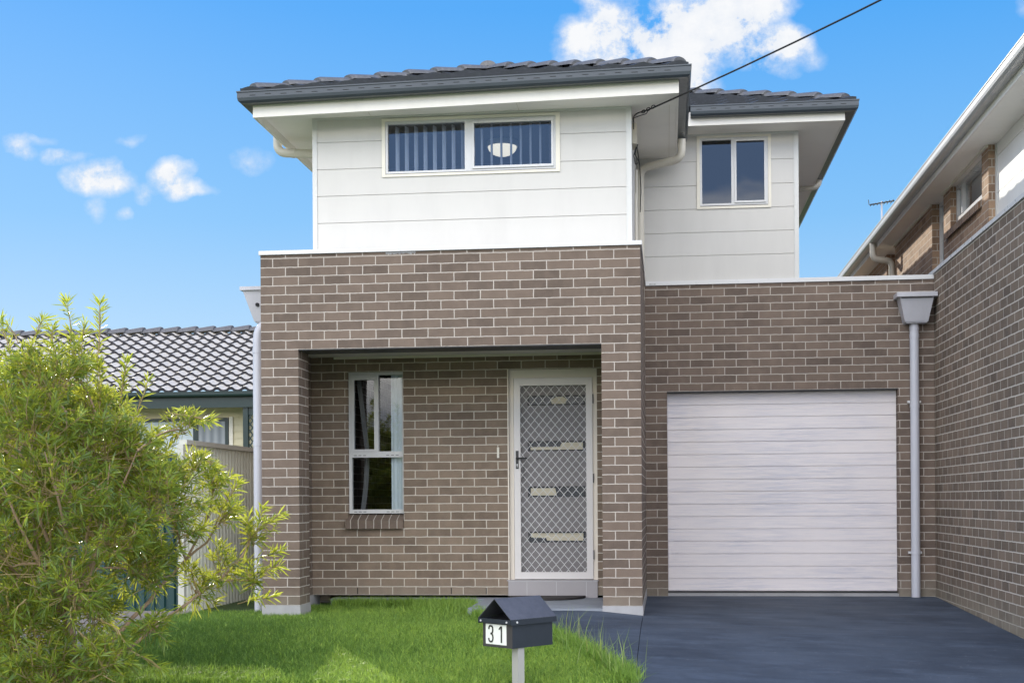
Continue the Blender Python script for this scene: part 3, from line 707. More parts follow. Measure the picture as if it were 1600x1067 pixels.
# ================================================================= OVERHEAD CABLE
PL=empty('power_line',(3.42,.75,4.6),'thin black overhead power cable running up to the right from under the eave','cable')
pts=[]
for i in range(44):
    t=-.42+i/43*20; pts.append((3.93+.84*t,-t,4.556+.06*t+.012*t*t if t<4 else 4.556+.24+.192+(t-4)*.156))
mb=MB(); mb.tube(pts,.0075,6); mb.build('cable',M['cable'],PL)
A=Vector(pts[0])
mb=MB(); mb.tube(rpath([(3.405,.62,4.40),(3.405,.60,4.52),(3.45,.55,4.535),(3.52,.48,4.53),tuple(A)],.03,4),.006,6)
mb.tube(rpath([(3.405,.60,4.50),(3.47,.52,4.50),(3.53,.47,4.50),(3.545,.44,4.53)],.02,4),.004,6)
for k in range(3):
    c0=Vector((3.50+.045*k,.50-.055*k,4.53+.004*k)); mb.tube([c0+Vector((.018*math.cos(a/8*6.283),-.018*math.cos(a/8*6.283),.014*math.sin(a/8*6.283))) for a in range(9)],.0045,6,cap=False)
mb.build('cable_clamp',M['cable'],PL)

# ================================================================= RIGHT NEIGHBOUR
RN=empty('brick_house',(9,5,0),'neighbouring brown and tan brick house rising past the right edge of the picture','house')
WX=6.468
mb=MB(); mb.box(WX,WX+.24,-2.6,YG+.3,-.6,3.268); mb.build('boundary_wall',M['brick_bound'],RN)
mb=MB(); mb.box(WX-.016,WX+.26,-2.62,YG+.3,3.2685,3.305); mb.build('cap_flashing',M['white_alu'],RN)
mb=MB(); mb.box(WX+.24,12,-2.4,13,-.6,3.2); mb.build('ground_floor',M['brick_front'],RN)
NZ0,NZ1=3.2,4.482
mb=MB()
def seg(x,ya,yb,z0=NZ0,z1=NZ1): mb.box(x,x+.5,ya,yb,z0,z1)
seg(6.90,8.14,13); seg(7.1,7.42,8.14); seg(6.90,4.76,7.42)
seg(6.925,3.82,4.20); seg(6.925,2.27,3.82,NZ0,3.99); seg(6.925,1.98,2.27)
mb.build('upper_wall',M['brick_orange'],RN)
mb=MB(); mb.hexa([(6.885,2.27,3.90),(7.0,2.27,3.99),(7.0,4.0,3.99),(6.885,4.0,3.90)],[(6.885,2.27,3.975),(7.0,2.27,4.06),(7.0,4.0,4.06),(6.885,4.0,3.975)])
m_=brick('sill_header_tan',0,rowh=2,bw=.0795,c1=(.30,.20,.13),c2=(.2,.13,.09),grime=False); mb.build('brick_sill',m_,RN)
# side windows
def sidewin(Y0,Y1,Z0,Z1,X,n):
    mb=MB(); t=.05
    mb.box(X,X+.06,Y0,Y0+t,Z0,Z1); mb.box(X,X+.06,Y1-t,Y1,Z0,Z1); mb.box(X,X+.06,Y0+t,Y1-t,Z0,Z0+t); mb.box(X,X+.06,Y0+t,Y1-t,Z1-t,Z1)
    for k in range(1,n): y=3.48; mb.box(X-.01,X+.05,y-.025,y+.025,Z0+t,Z1-t)
    w=mb.build('window',M['white_alu'],RN)
    p=MB(); p.face([(X+.03,Y1,Z0),(X+.03,Y0,Z0),(X+.03,Y0,Z1),(X+.03,Y1,Z1)]); p.build('pane',M['glass'],w)
    return w
w=sidewin(2.27,3.82,4.06,4.482,6.99,2)
mb=MB(); mb.grid([[(7.08+.010*math.sin(i*1.9),2.30+1.12*i/40,z) for i in range(41)] for z in (3.9,4.46)]); mb.build('curtain',M['curtain'],w)
sidewin(4.20,4.76,3.25,4.482,6.985,1)
mb=MB(); mb.box(7.45,11.9,-2.3,12.9,3.2,4.45); mb.build('inner_wall',M['interior'],RN)
# white clad part nearest the street
mb=MB(); zs=[3.2,3.62,3.99,4.36,4.482]
for a,b in zip(zs,zs[1:]): mb.box(7.0,7.009,-2.5,1.979,a,b-(.008 if b<4.4 else 0))
mb.box(7.0095,7.2,-2.5,1.979,3.2,4.482); mb.build('white_cladding',paint('bright_cladding',(.80,.79,.76),.5,.03,1.2,streak=True,dirt=.1),RN)
mb=MB(); mb.box(6.988,6.9995,1.93,1.979,3.2,4.482); mb.build('corner_trim',M['white'],RN)
mb=MB(); mb.box(6.665,7.30,-2.9,13.2,4.483,4.50); mb.build('soffit',M['soffit'],RN)
mb=MB(); mb.box(6.645,6.664,-2.9,13.2,4.455,4.60); mb.build('fascia',M['fascia'],RN)
mb=MB(); mb.box(6.875,6.899,4.76,7.42,4.46,4.4825); mb.box(6.90,6.924,1.98,4.20,4.46,4.4825); mb.build('eave_trim',M['cream'],RN)
gutter('gutter',[(6.535,13.2),(6.535,-2.9)],0,RN,4.515).data.materials[0]=paint('pale_gutter',(.46,.45,.43),.35,.06,4,dirt=.2)
RT=tiles('roof',(6.56,13.2),(6.56,-2.9),(1,0),.40,4.60,lambda d:(d,16.1),2.6,RN,M['tile'],M['tile'])
pipe('downpipe',[(6.595,7.40,4.53),(6.595,7.40,4.29),(6.855,7.42,4.27),(6.855,7.44,3.2)],.044,.09,M['pipe'],RN)
# antenna
AN=empty('tv_antenna',(7.20,9.6,4.85),'small television antenna on a mast above the far end of the right house gutter','antenna')
ax,ay=7.20,10.5; zc=5.735
mb=MB(); mb.tube([(ax,ay,4.7),(ax,ay,zc+.03)],.014,8); mb.build('mast',M['rwh'],AN)
mb=MB(); mb.tube([(ax-.19,ay,zc-.022),(ax+.20,ay,zc+.032)],.012,6)
for k in range(7):
    t=-.17+.055*k; l=.08+.012*k; mb.tube([(ax+t,ay-l,zc+t*.14-.002),(ax+t,ay+l,zc+t*.14-.002)],.007,5)
mb.tube([(ax-.20,ay,zc-.025),(ax-.21,ay,zc+.06)],.006,5)
mb.build('boom',M['cable'],AN)
AN.location=(ax,ay,4.7)
for ch in [o for o in bpy.data.objects if o.parent==AN]: ch.matrix_parent_inverse=Matrix.Translation(AN.location).inverted()

# ================================================================= LEFT NEIGHBOUR
LN=empty('weatherboard_house',(-6,16,0),'low cream weatherboard house with pale tiled roof behind the left shrub','house')
EYL=13.9; ZL=3.12
RL=tiles('roof',(-14,EYL),(4,EYL),(0,1),.43,ZL,lambda d:(0,18),3.85,LN,M['tile_old'],M['lip_shade'],tw=.283,ch=.325,amp=.052,lip=.062,nsub=10)
caps('ridge_cap',(4.3,EYL+3.85,ZL+.43*3.85+.04),(-14,EYL+3.85,ZL+.43*3.85+.04),44,RL,M['cap_old'],r=.17,h=.12,lift=.03)
gutter('gutter',[(-14.1,EYL-.08),(4,EYL-.08)],0,LN,ZL-.09)
for o in [RL]+[]: pass
[o for o in COL.objects if o.parent==LN and o.name.startswith('gutter')][-1].data.materials[0]=M['green']
mb=MB(); mb.box(-14,4,EYL+.03,EYL+.07,ZL-.30,ZL-.02); mb.build('fascia',M['green'],LN)
mb=MB()
yv=EYL+.75
def px(u,y): # plan x at camera column u for depth y
    return 3.687+(u-1041)/2118*((y+12.1)*1.0128)
x_l,x_r=-14,px(376,yv)
for k in range(22):
    a=.0+k*.14; 
    mb.hexa([(x_l,yv-.022,a),(x_r,yv-.022,a),(x_r,yv+.1,a),(x_l,yv+.1,a)],[(x_l,yv-.004,a+.14),(x_r,yv-.004,a+.14),(x_r,yv+.1,a+.14),(x_l,yv+.1,a+.14)])
mb.box(-14,4,yv+.11,EYL+7,-.3,3.0)
mb.build('weatherboard_wall',M['weatherboard'],LN)
wx0,wx1=px(196,yv),px(351,yv)
mb=MB(); z0,z1=1.55,2.66; f_=.07
for (a,b,c,d) in ((wx0,wx1,z1-f_,z1),(wx0,wx1,z0,z0+f_),(wx0,wx0+f_,z0+f_,z1-f_),(wx1-f_,wx1,z0+f_,z1-f_),(px(297,yv)-.05,px(297,yv)+.05,z0+f_,z1-f_)): mb.box(a,b,yv-.06,yv-.023,c,d)
w=mb.build('window',M['green'],LN)
mb=MB(); mb.face([(wx0+.02,yv-.035,z0),(wx1-.02,yv-.035,z0),(wx1-.02,yv-.035,z1),(wx0+.02,yv-.035,z1)]); 
m,nt,nd,L,B=mat('net_curtain_glass'); g=nt.nodes.new('ShaderNodeNewGeometry'); sp=nt.nodes.new('ShaderNodeSeparateXYZ'); L.new(g.outputs['Position'],sp.inputs[0])
wv=mth(nt,'SINE',mth(nt,'MULTIPLY',sp.outputs[0],38)); fl=mth(nt,'LESS_THAN',sp.outputs[0],px(297,yv))
base=mixc(nt,fl,(.16,.18,.20),(.50,.58,.62)); c=mixc(nt,mth(nt,'ADD',mth(nt,'MULTIPLY',wv,.12),.15,True),base,(.75,.78,.8)); L.new(c,B.inputs['Base Color']); B.inputs['Roughness'].default_value=.06
mb.build('pane',m,w)
mb=MB(); mb.box(wx1+.01,wx1+.09,yv-.05,yv-.023,z0-.1,z1+.02); mb.build('window_trim',M['cream'],LN)
mb=MB(); xp=px(378,EYL+.1); mb.box(xp-.05,xp+.05,EYL+.08,EYL+.18,-.2,ZL-.3); mb.build('verandah_post',M['green'],LN)
mb=MB(); x0,x1=xp+.05,xp+.9; z0,z1=.2,ZL-.45; y=EYL+.12
for k in range(-30,16):
    for sg in (1,-1):
        for tt in (0,):
            # diagonal lath clipped to the panel
            xa,za=x0+k*.105,z0 if sg>0 else z1
            xb,zb=xa+(z1-z0)*.75,(z1 if sg>0 else z0)
            t0=clamp((x0-xa)/(xb-xa)); t1=clamp((x1-xa)/(xb-xa))
            if t1-t0<.02: continue
            p=(xa+(xb-xa)*t0,za+(zb-za)*t0); q=(xa+(xb-xa)*t1,za+(zb-za)*t1); w_=.018; yy=y+(.0 if sg>0 else .014)
            mb.face([(p[0]-w_,yy,p[1]),(p[0]+w_,yy,p[1]),(q[0]+w_,yy,q[1]),(q[0]-w_,yy,q[1])])
mb.box(x0,x1,y-.01,y+.03,z1,ZL-.3)
mb.build('lattice_panel',M['green'],LN)

# ================================================================= FENCES
F=empty('metal_fence',(-.9,4,0),'sage green ribbed metal fence running beside the left wall of the brick house','fence')
fx=-.90
mb=MB(); prof=[]
y=.42
while y<12.5:
    prof+= [(0,y),(0,y+.045),(.022,y+.060),(.022,y+.085)]; y+=.10
rows=[[(fx+a,b,z) for a,b in prof] for z in (-.13,1.50)]
mb.grid(rows,smooth=False); mb.build('fence_panel',M['fence'],F)
mb=MB(); mb.box(fx-.03,fx+.045,.40,12.6,1.5,1.545); mb.build('top_rail',M['fence_cap'],F)
for yy in (.40,2.8,5.2,7.6,10.0,12.4):
    mb=MB(); mb.box(fx-.03,fx+.03,yy-.06,yy-.0005,-.2,1.5 if yy>1 else 1.5); mb.build('fence_post',M['fence_cap'],F)
F2=empty('green_fence',(-3,.5,0),'dark teal ribbed fence seen through the lower branches of the shrub','fence')
mb=MB(); prof=[]; x=-6.5
while x<-.95: prof+=[(x,0),(x+.05,0),(x+.065,.022),(x+.09,.022)]; x+=.10
mb.grid([[(a,.55+b,z) for a,b in prof] for z in (-.13,1.38)],smooth=False); mb.build('fence_panel',M['green_fence'],F2)
mb=MB(); mb.box(-6.5,-.95,.53,.6,1.38,1.42); mb.build('top_rail',M['green_fence'],F2)

# ================================================================= DOOR MAT
mb=MB(); n=24; ctr=(2.50,1.335); pts=[(ctr[0]+.385*math.cos(math.pi+math.pi*k/n),ctr[1]+.40*math.sin(math.pi+math.pi*k/n)) for k in range(n+1)]
top=[(a,b,-.004+.003*math.sin(a*9)) for a,b in pts]; mb.face(top)
for a,b in zip(top,top[1:]+top[:1]): mb.face([(a[0],a[1],-.022),(b[0],b[1],-.022),b,a])
mb.build('door_mat',M['mat'],label='dark half round rubber mat lying on the porch slab before the front door',cat='door mat')

# ================================================================= MAILBOX
MX=Vector((2.712,-3.56,0)); fd=Vector((-.775,.632,0)).normalized(); sd=Vector((.47,.883,0)).normalized()   # front edge to the left, side edge going back
sd=Vector((fd.y,-fd.x,0))*1.0
if sd.y<0: sd=-sd
ZB=.005; W_,L_,Hb=.270,.365,.155
MXE=empty('mailbox',(MX.x,MX.y,G(MX.x,MX.y)),'dark grey gabled metal mailbox with number 31 on a square post in the grass','mailbox')
def mp(a,b,z): v=MX+fd*a+sd*b; return (v.x,v.y,z)      # a: towards the left, b: back, z
def mbox(mb,a0,a1,b0,b1,z0,z1):
    b=[mp(a0,b0,z0),mp(a1,b0,z0),mp(a1,b1,z0),mp(a0,b1,z0)]; t=[(p[0],p[1],z1) for p in b]; 
    mb.hexa(b[::-1],t[::-1])
mb=MB(); g_=.004
mbox(mb,0,g_,0,L_,ZB,ZB+Hb+.03); mbox(mb,W_-g_,W_,0,L_,ZB,ZB+Hb+.03); mbox(mb,g_,W_-g_,0,L_,ZB,ZB+g_); mbox(mb,g_,W_-g_,L_-g_,L_,ZB+g_,ZB+Hb+.03)
body=mb.build('body',M['mail'],MXE)
mb=MB(); mbox(mb,.0,W_,-.004,-.0005,ZB,ZB+Hb-.002); mb.build('front_panel',M['mailfront'],MXE)
mb=MB(); mbox(mb,g_,W_-g_,-.012,.0,ZB+Hb,ZB+Hb+.010); mb.face([mp(.01,.0,ZB+Hb+.01),mp(W_-.01,.0,ZB+Hb+.01),mp(W_-.01,.16,ZB+Hb+.05),mp(.01,.16,ZB+Hb+.05)]); mb.build('slot_flap',M['black'],MXE)
# gabled roof
o_=.016; za=ZB+Hb+.03; zr=za+.128; th=.004; mb=MB(); f0,f1=-.03,L_+.02
for sgn in (0,1):
    e=-o_ if sgn==0 else W_+o_; mid=W_/2
    p=[mp(e,f0,za),mp(e,f1,za),mp(mid,f1,zr),mp(mid,f0,zr)]; q=[(x,y,z-th) for x,y,z in p]
    mb.face(p if sgn==0 else p[::-1]); mb.face(q[::-1] if sgn==0 else q)
    for i in range(4): mb.face([p[i],p[(i+1)%4],q[(i+1)%4],q[i]])
RF=mb.build('mailbox_roof',M['mailroof'],MXE)
mb=MB()
for e0,e1 in ((-o_-.002,-o_+.002),(W_+o_-.002,W_+o_+.002)): mbox(mb,e0,e1,f0,f1,za-.036,za-.001)
mb.face([mp(0,L_-.002,za),mp(W_,L_-.002,za),mp(W_/2,L_-.002,zr-.006)])
mbox(mb,-o_,W_+o_,f0,f0+.004,za-.03,za-.002)
mb.build('roof_skirt',M['mail'],RF)
mb=MB()
for a in (-o_-.004,): mb.tube([mp(a,.02,za-.018),mp(a-.005,.02,za-.018)],.007,8)
for a in (.02,W_-.01): mb.tube([mp(a,f0-.001,za-.018),mp(a,f0-.006,za-.018)],.006,8)
mb.build('rivet',M['white_alu'],RF)
mb=MB(); mbox(mb,.050,W_-.03,-.0075,-.0045,ZB+.018,ZB+Hb-.008); PLT=mb.build('number_plate',M['number'],MXE)
# digits drawn as strokes
def stroke(mb,pts,w,y=-.0105):
    P=[Vector(p) for p in pts]; L_s=[];R_s=[]
    for i,p in enumerate(P):
        t=(P[min(i+1,len(P)-1)]-P[max(i-1,0)]).normalized(); n_=Vector((-t.y,t.x)); L_s.append(p+n_*w/2); R_s.append(p-n_*w/2)
    for i in range(len(P)-1):
        q=[L_s[i],L_s[i+1],R_s[i+1],R_s[i]]; mb.face([mp(a,y,z) for a,z in q])
ch=.105; zb_=ZB+.032
def dig(cx,pts): # local x to the right as seen from the front
    return [(cx-a,zb_+b) for a,b in pts]
mb=MB(); r1=.019
top=[(-r1*.95,ch-.028)]+[( r1*math.cos(a),ch-.021+ .018*math.sin(a)) for a in [math.pi-.3-i*(math.pi-.0+.3)/10*1.0 for i in range(0,9)]]
up=[(-.018,ch-.024),(-.017,ch-.012),(-.010,ch-.003),(0,ch-.001),(.011,ch-.004),(.018,ch-.014),(.0185,ch-.030),(.015,ch-.043),(.006,ch-.050),(-.004,ch-.0505)]
lo=[(-.004,ch-.0505),(.007,ch-.052),(.0165,ch-.060),(.020,ch-.074),(.018,ch-.090),(.011,ch-.101),(0,ch-.104),(-.011,ch-.101),(-.018,ch-.091),(-.019,ch-.080)]
stroke(mb,dig(.190,up),.0115); stroke(mb,dig(.190,lo),.0115)
stroke(mb,dig(.098,[(.006,0),(.006,ch+.001)]),.0125); stroke(mb,dig(.098,[(.006,ch-.001),(-.006,ch-.010),(-.016,ch-.022)]),.010,-.0108)
mb.build('digit',M['digit'],PLT)
mb=MB(); pz=G(MX.x,MX.y)-.2; c_=(.005,.10)
mbox(mb,.012,.068,.06,.116,pz,ZB-.001); mb.build('post',M['post'],MXE)

# ================================================================= SHRUB
SB=empty('shrub',(-.15,-3.6,G(0,-3.6)),'large bushy bottlebrush shrub with narrow leaves at the left of the lawn','shrub')
def unpx(u,v,y):
    f=2118.;yaw=.1134; a=(u-800)/f; b=(v-781)/f
    dx=-math.sin(yaw)+a*math.cos(yaw); dy=math.cos(yaw)+a*math.sin(yaw); t=(y+12.1)/dy
    return Vector((3.687+t*dx,y,.946-t*b))
# crown lumps given as (column,row,depth,radius m); branches reach each of them from the trunk
LUMPS=[(20,628,-3.5,.30),(75,612,-3.7,.28),(112,575,-3.5,.16),(50,690,-3.9,.34),(150,650,-3.4,.20),(-60,650,-3.6,.40),(165,715,-3.6,.32),(90,770,-4.0,.34),(222,712,-3.3,.22),
       (-40,800,-3.8,.45),(20,880,-4.0,.36),(290,668,-3.2,.10),(298,742,-3.3,.15),(245,790,-3.6,.28),(170,845,-3.9,.30),(120,665,-3.1,.32),(40,740,-3.0,.40),(180,780,-3.0,.36),
       (335,755,-3.2,.07),(280,830,-3.4,.16),(-60,960,-3.9,.42),(30,985,-4.0,.30),(110,920,-4.2,.20),(340,885,-3.0,.15),(392,835,-2.9,.09),(305,920,-3.1,.15),(225,890,-3.6,.20),
       (395,905,-2.9,.07),(165,1035,-4.2,.15),(60,1070,-4.3,.28),(235,975,-3.9,.09),(-60,1060,-4.0,.40),(350,800,-3.2,.05),(-100,720,-3.2,.40),
       (100,820,-3.0,.40),(200,880,-3.0,.25),(20,800,-2.9,.45),(130,960,-3.3,.25),(60,900,-3.0,.35),(210,750,-2.9,.25),(0,1020,-3.4,.35),(110,1040,-3.9,.25),(95,690,-2.9,.32)]
DENS={18:1,}
base=Vector((-.17,-3.68,G(0,-3.7)-.05))
hub=base+Vector((-.01,0,.55))
woods=MB(); twigs=MB()
def limb(mbx,a,b,r0,r1,bow=.08,n=7,seg=7):
    a=Vector(a);b=Vector(b); pts=[]; off=Vector((random.uniform(-1,1),random.uniform(-1,1),random.uniform(-.2,1)))*bow*(b-a).length
    for i in range(n):
        t=i/(n-1); pts.append(a.lerp(b,t)+off*math.sin(math.pi*t)+Vector((random.uniform(-1,1),random.uniform(-1,1),0))*.012*math.sin(math.pi*t))
    mbx.tube(pts,r0,seg,cap=False,r2=r1); return pts
limb(woods,base-Vector((0,0,.1)),hub,.045,.036,.03)
stems=[]
for (u,v,y,h) in ((150,640,-3.5,0),(105,700,-3.6,0),(40,720,-3.7,0),(200,780,-3.5,0),(-50,800,-3.7,0),(105,640,-3.9,0),(30,700,-4.1,0),(172,720,-3.9,0),(70,700,-4.2,0),(150,760,-4.1,0),(0,740,-4.2,0),(215,700,-3.7,0)):
    p=unpx(u,v,y); stems.append(limb(woods,hub-Vector((0,0,random.uniform(0,.15))),p,.021,.0035,.06,9))
low=limb(woods,base+Vector((0,0,.02)),unpx(290,870,-3.1),.02,.009,.04,9); stems.append(low)
low2=limb(woods,base+Vector((0,0,.0)),unpx(340,905,-3.0),.016,.007,.05,9); stems.append(low2)
tw_p=[];tw_d=[];tw_l=[];tw_t=[]
allp=[p for s_ in stems for p in s_[3:]]
def leafy(p,q,t):
    """twig from p to q carrying whorls of leaves"""
    d=(q-p); L=d.length; twigs.tube([p,p.lerp(q,.5)+Vector((random.uniform(-1,1),random.uniform(-1,1),random.uniform(-1,1)))*.012,q],.0035,4,cap=False,r2=.0012)
    dn=d.normalized(); n=int(L/.0078)
    for i in range(n):
        s_=1-.85*random.random()**1.5; c=p.lerp(q,s_)
        a=random.uniform(0,2*math.pi); ax=dn.orthogonal().normalized(); bx=dn.cross(ax)
        spread=random.uniform(.5,1.3)*(1.0 if s_<.85 else .8)
        dv=(dn*math.cos(spread)+(ax*math.cos(a)+bx*math.sin(a))*math.sin(spread)).normalized()
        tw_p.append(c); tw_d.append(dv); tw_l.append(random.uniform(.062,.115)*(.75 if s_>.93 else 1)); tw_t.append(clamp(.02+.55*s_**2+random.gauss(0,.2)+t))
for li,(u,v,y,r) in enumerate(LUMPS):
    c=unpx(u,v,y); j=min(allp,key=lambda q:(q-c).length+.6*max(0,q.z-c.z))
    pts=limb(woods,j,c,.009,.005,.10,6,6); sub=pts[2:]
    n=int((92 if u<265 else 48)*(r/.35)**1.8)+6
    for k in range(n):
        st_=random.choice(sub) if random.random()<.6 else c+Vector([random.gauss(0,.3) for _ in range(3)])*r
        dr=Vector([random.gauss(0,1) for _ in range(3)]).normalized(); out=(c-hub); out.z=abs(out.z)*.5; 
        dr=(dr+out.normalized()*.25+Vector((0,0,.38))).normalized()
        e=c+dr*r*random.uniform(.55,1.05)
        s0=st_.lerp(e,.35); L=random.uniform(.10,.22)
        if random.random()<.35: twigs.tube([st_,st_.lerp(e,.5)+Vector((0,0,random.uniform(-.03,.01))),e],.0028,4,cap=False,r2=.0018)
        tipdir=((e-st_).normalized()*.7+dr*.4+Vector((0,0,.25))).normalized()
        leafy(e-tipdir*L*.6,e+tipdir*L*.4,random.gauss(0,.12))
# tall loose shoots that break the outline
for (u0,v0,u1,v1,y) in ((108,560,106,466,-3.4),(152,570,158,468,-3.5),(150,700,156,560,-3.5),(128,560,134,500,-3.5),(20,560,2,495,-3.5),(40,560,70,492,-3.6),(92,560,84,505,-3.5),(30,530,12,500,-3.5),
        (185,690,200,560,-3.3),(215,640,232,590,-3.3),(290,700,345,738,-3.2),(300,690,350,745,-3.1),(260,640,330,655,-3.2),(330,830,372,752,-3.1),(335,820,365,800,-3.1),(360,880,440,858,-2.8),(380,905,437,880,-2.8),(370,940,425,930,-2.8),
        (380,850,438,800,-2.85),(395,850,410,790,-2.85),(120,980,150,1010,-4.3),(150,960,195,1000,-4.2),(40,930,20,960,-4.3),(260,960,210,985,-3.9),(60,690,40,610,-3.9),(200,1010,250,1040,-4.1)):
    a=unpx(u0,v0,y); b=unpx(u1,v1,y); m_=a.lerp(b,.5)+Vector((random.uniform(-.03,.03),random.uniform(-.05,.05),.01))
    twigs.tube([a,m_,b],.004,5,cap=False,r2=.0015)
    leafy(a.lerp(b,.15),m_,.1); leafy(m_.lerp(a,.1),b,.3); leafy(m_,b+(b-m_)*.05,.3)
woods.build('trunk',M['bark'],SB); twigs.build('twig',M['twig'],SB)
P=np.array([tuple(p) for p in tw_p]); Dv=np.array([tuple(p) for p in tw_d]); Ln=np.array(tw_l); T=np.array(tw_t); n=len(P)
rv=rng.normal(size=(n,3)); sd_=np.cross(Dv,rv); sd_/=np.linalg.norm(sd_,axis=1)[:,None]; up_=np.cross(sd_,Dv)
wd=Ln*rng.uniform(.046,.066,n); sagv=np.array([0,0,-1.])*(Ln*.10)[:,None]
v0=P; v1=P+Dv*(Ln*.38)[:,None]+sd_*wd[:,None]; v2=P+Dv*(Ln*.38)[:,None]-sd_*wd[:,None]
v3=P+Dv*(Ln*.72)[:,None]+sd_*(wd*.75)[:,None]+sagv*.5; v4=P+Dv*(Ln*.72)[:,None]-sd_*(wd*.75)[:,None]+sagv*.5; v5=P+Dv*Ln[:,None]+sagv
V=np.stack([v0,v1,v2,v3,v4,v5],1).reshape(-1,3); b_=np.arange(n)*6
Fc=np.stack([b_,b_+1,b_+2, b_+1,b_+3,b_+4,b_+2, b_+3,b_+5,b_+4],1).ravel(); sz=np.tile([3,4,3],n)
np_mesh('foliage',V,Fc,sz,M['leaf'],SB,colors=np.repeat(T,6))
print('leaves',n)

# ================================================================= GRASS
def blades(name,X,Y,hmin,hmax,w,lean,matn,tint,**kw):
    n=len(X); Z=Gn(X,Y)-.035; h=rng.uniform(hmin,hmax,n)*1.0; az=rng.uniform(0,2*math.pi,n); fz=rng.uniform(0,2*math.pi,n)
    le=np.abs(rng.normal(0,lean,n))*h
    dx,dy=np.cos(az),np.sin(az); sx,sy=np.cos(fz),np.sin(fz); ww=w*rng.uniform(.7,1.3,n)
    def pt(t,ws): 
        return np.stack([X+dx*le*t**2+sx*ww*ws,Y+dy*le*t**2+sy*ww*ws,Z+h*(t-.15*t*t*np.minimum(1.5,le/h))],1)
    V=np.stack([pt(0,-.5),pt(0,.5),pt(.55,-.42),pt(.55,.42),pt(1,0)],1).reshape(-1,3); b=np.arange(n)*5
    F_=np.stack([b,b+1,b+3,b+2,b+2,b+3,b+4],1).ravel(); sz=np.tile([4,3],n)
    return np_mesh(name,V,F_,sz,M[matn],colors=np.repeat(tint,5),**kw)
def lawn_pts(n,x0,x1,y0,y1,pad=0):
    X=rng.uniform(x0,x1,n); Y=rng.uniform(y0,y1,n)
    ex=np.interp(-Y,[-1.14,-.3,.25,.75,1.25,1.85,2.5,3.1,3.6,8],[1.88,1.92,2.05,2.35,2.65,2.95,3.2,3.42,3.46,3.47])
    ex=ex+.05*np.sin(Y*9)+.03*np.sin(Y*23+1)
    k=(X<ex+pad)
    k&=~((X>-.04)&(X<.39)&(Y>-.02)&(Y<.38)); k&=~((Y>.0)&(X<.0)&(Y>.38))
    k&=~((X<-.80+.12*np.sin(Y*2.1))&(X>-1.75)&(Y>-2.55)&(Y<.4))
    return X[k],Y[k]
Xa,Ya=lawn_pts(300000,-2.4,3.6,-3.4,1.15); Xb,Yb=lawn_pts(30000,-6,3.6,-7.3,-3.4)
X=np.concatenate([Xa,Xb]);Y=np.concatenate([Ya,Yb])
def patch(X,Y): return .5+.25*np.sin(X*2.3+1.1*Y)+.25*np.sin(Y*3.1-X*1.7+2)+.12*np.sin(X*9+Y*4)*np.sin(Y*11-2*X)
tp=patch(X,Y); dry=rng.random(len(X))<.09
spk=np.sin(X*31+3*np.sin(Y*17))*np.sin(Y*29+2*np.sin(X*13))
tint=np.clip(.22+.30*tp+.14*spk+.30*np.clip((X-1.2)/2,-.4,1)+rng.normal(0,.28,len(X))+dry*.7,0,1)  # tint rises to the right, painting the sunlit side of the lawn
blades('lawn_grass',X,Y,.025,.068,.0048,1.1,'grass',tint,kind='stuff',label='short green lawn grass in front of the porch',cat='grass')
# longer tufts along edges
n=9000; t=rng.random(n); 
Xc=np.where(t<.45,rng.normal(1.60,.14,n),rng.uniform(.4,1.8,n)); Yc=np.where(t<.45,rng.normal(.72,.2,n),rng.uniform(.95,1.14,n))
k=(Xc<1.87)&(Yc<1.14)&(Xc>.38); Xc,Yc=Xc[k],Yc[k]
e=rng.uniform(-3.4,.2,4500); ex=np.interp(-e,[-.3,.25,.75,1.25,1.85,2.5,3.1,3.6],[1.92,2.05,2.35,2.65,2.95,3.2,3.42,3.46])+rng.normal(0,.04,4500)
Xc=np.concatenate([Xc,ex]); Yc=np.concatenate([Yc,e])
blades('long_grass',Xc,Yc,.07,.14,.0065,.6,'grass',np.clip(rng.normal(.5,.2,len(Xc)),0,1),kind='stuff',label='longer tufts of grass fringing the slab and path',cat='grass')
n=130; yy=rng.uniform(-3.3,-1.2,n); ex=np.interp(-yy,[1.25,1.85,2.5,3.1,3.6],[2.65,2.95,3.2,3.42,3.46])+rng.normal(0,.07,n)
blades('seed_stalks',ex,yy,.14,.34,.0045,.5,'weed',np.clip(rng.normal(.6,.2,n),0,1),kind='stuff',label='thin pale grass stalks leaning over the path edge',cat='grass')

# ================================================================= WORLD, SUN, CAMERA
SAZ=math.atan2(-.58,1.0); SEL=math.radians(22)           # azimuth measured from +Y towards +X
w=bpy.data.worlds.new('World'); SC.world=w; w.use_nodes=True; nt=w.node_tree; L=nt.links; bg=nt.nodes['Background']
sky=nt.nodes.new('ShaderNodeTexSky'); sky.sky_type='NISHITA'; sky.sun_disc=False; sky.sun_elevation=SEL; sky.sun_rotation=SAZ; sky.air_density=1.0; sky.dust_density=.3; sky.ozone_density=2.5
tc=nt.nodes.new('ShaderNodeTexCoord'); vec=tc.outputs['Generated']
sep=nt.nodes.new('ShaderNodeSeparateXYZ'); L.new(vec,sep.inputs[0]); X_,Y_,Z_=sep.outputs
skyc=mixc(nt,1,sky.outputs[0],(.10,.10,.10),'MULTIPLY')
grad=ramp(nt,Z_,[(0,(.58,.78,.97)),(.10,(.46,.71,.98)),(.20,(.23,.56,.98)),(.34,(.075,.41,.98)),(.7,(.05,.24,.75))])
skyc=mixc(nt,.9,skyc,grad)
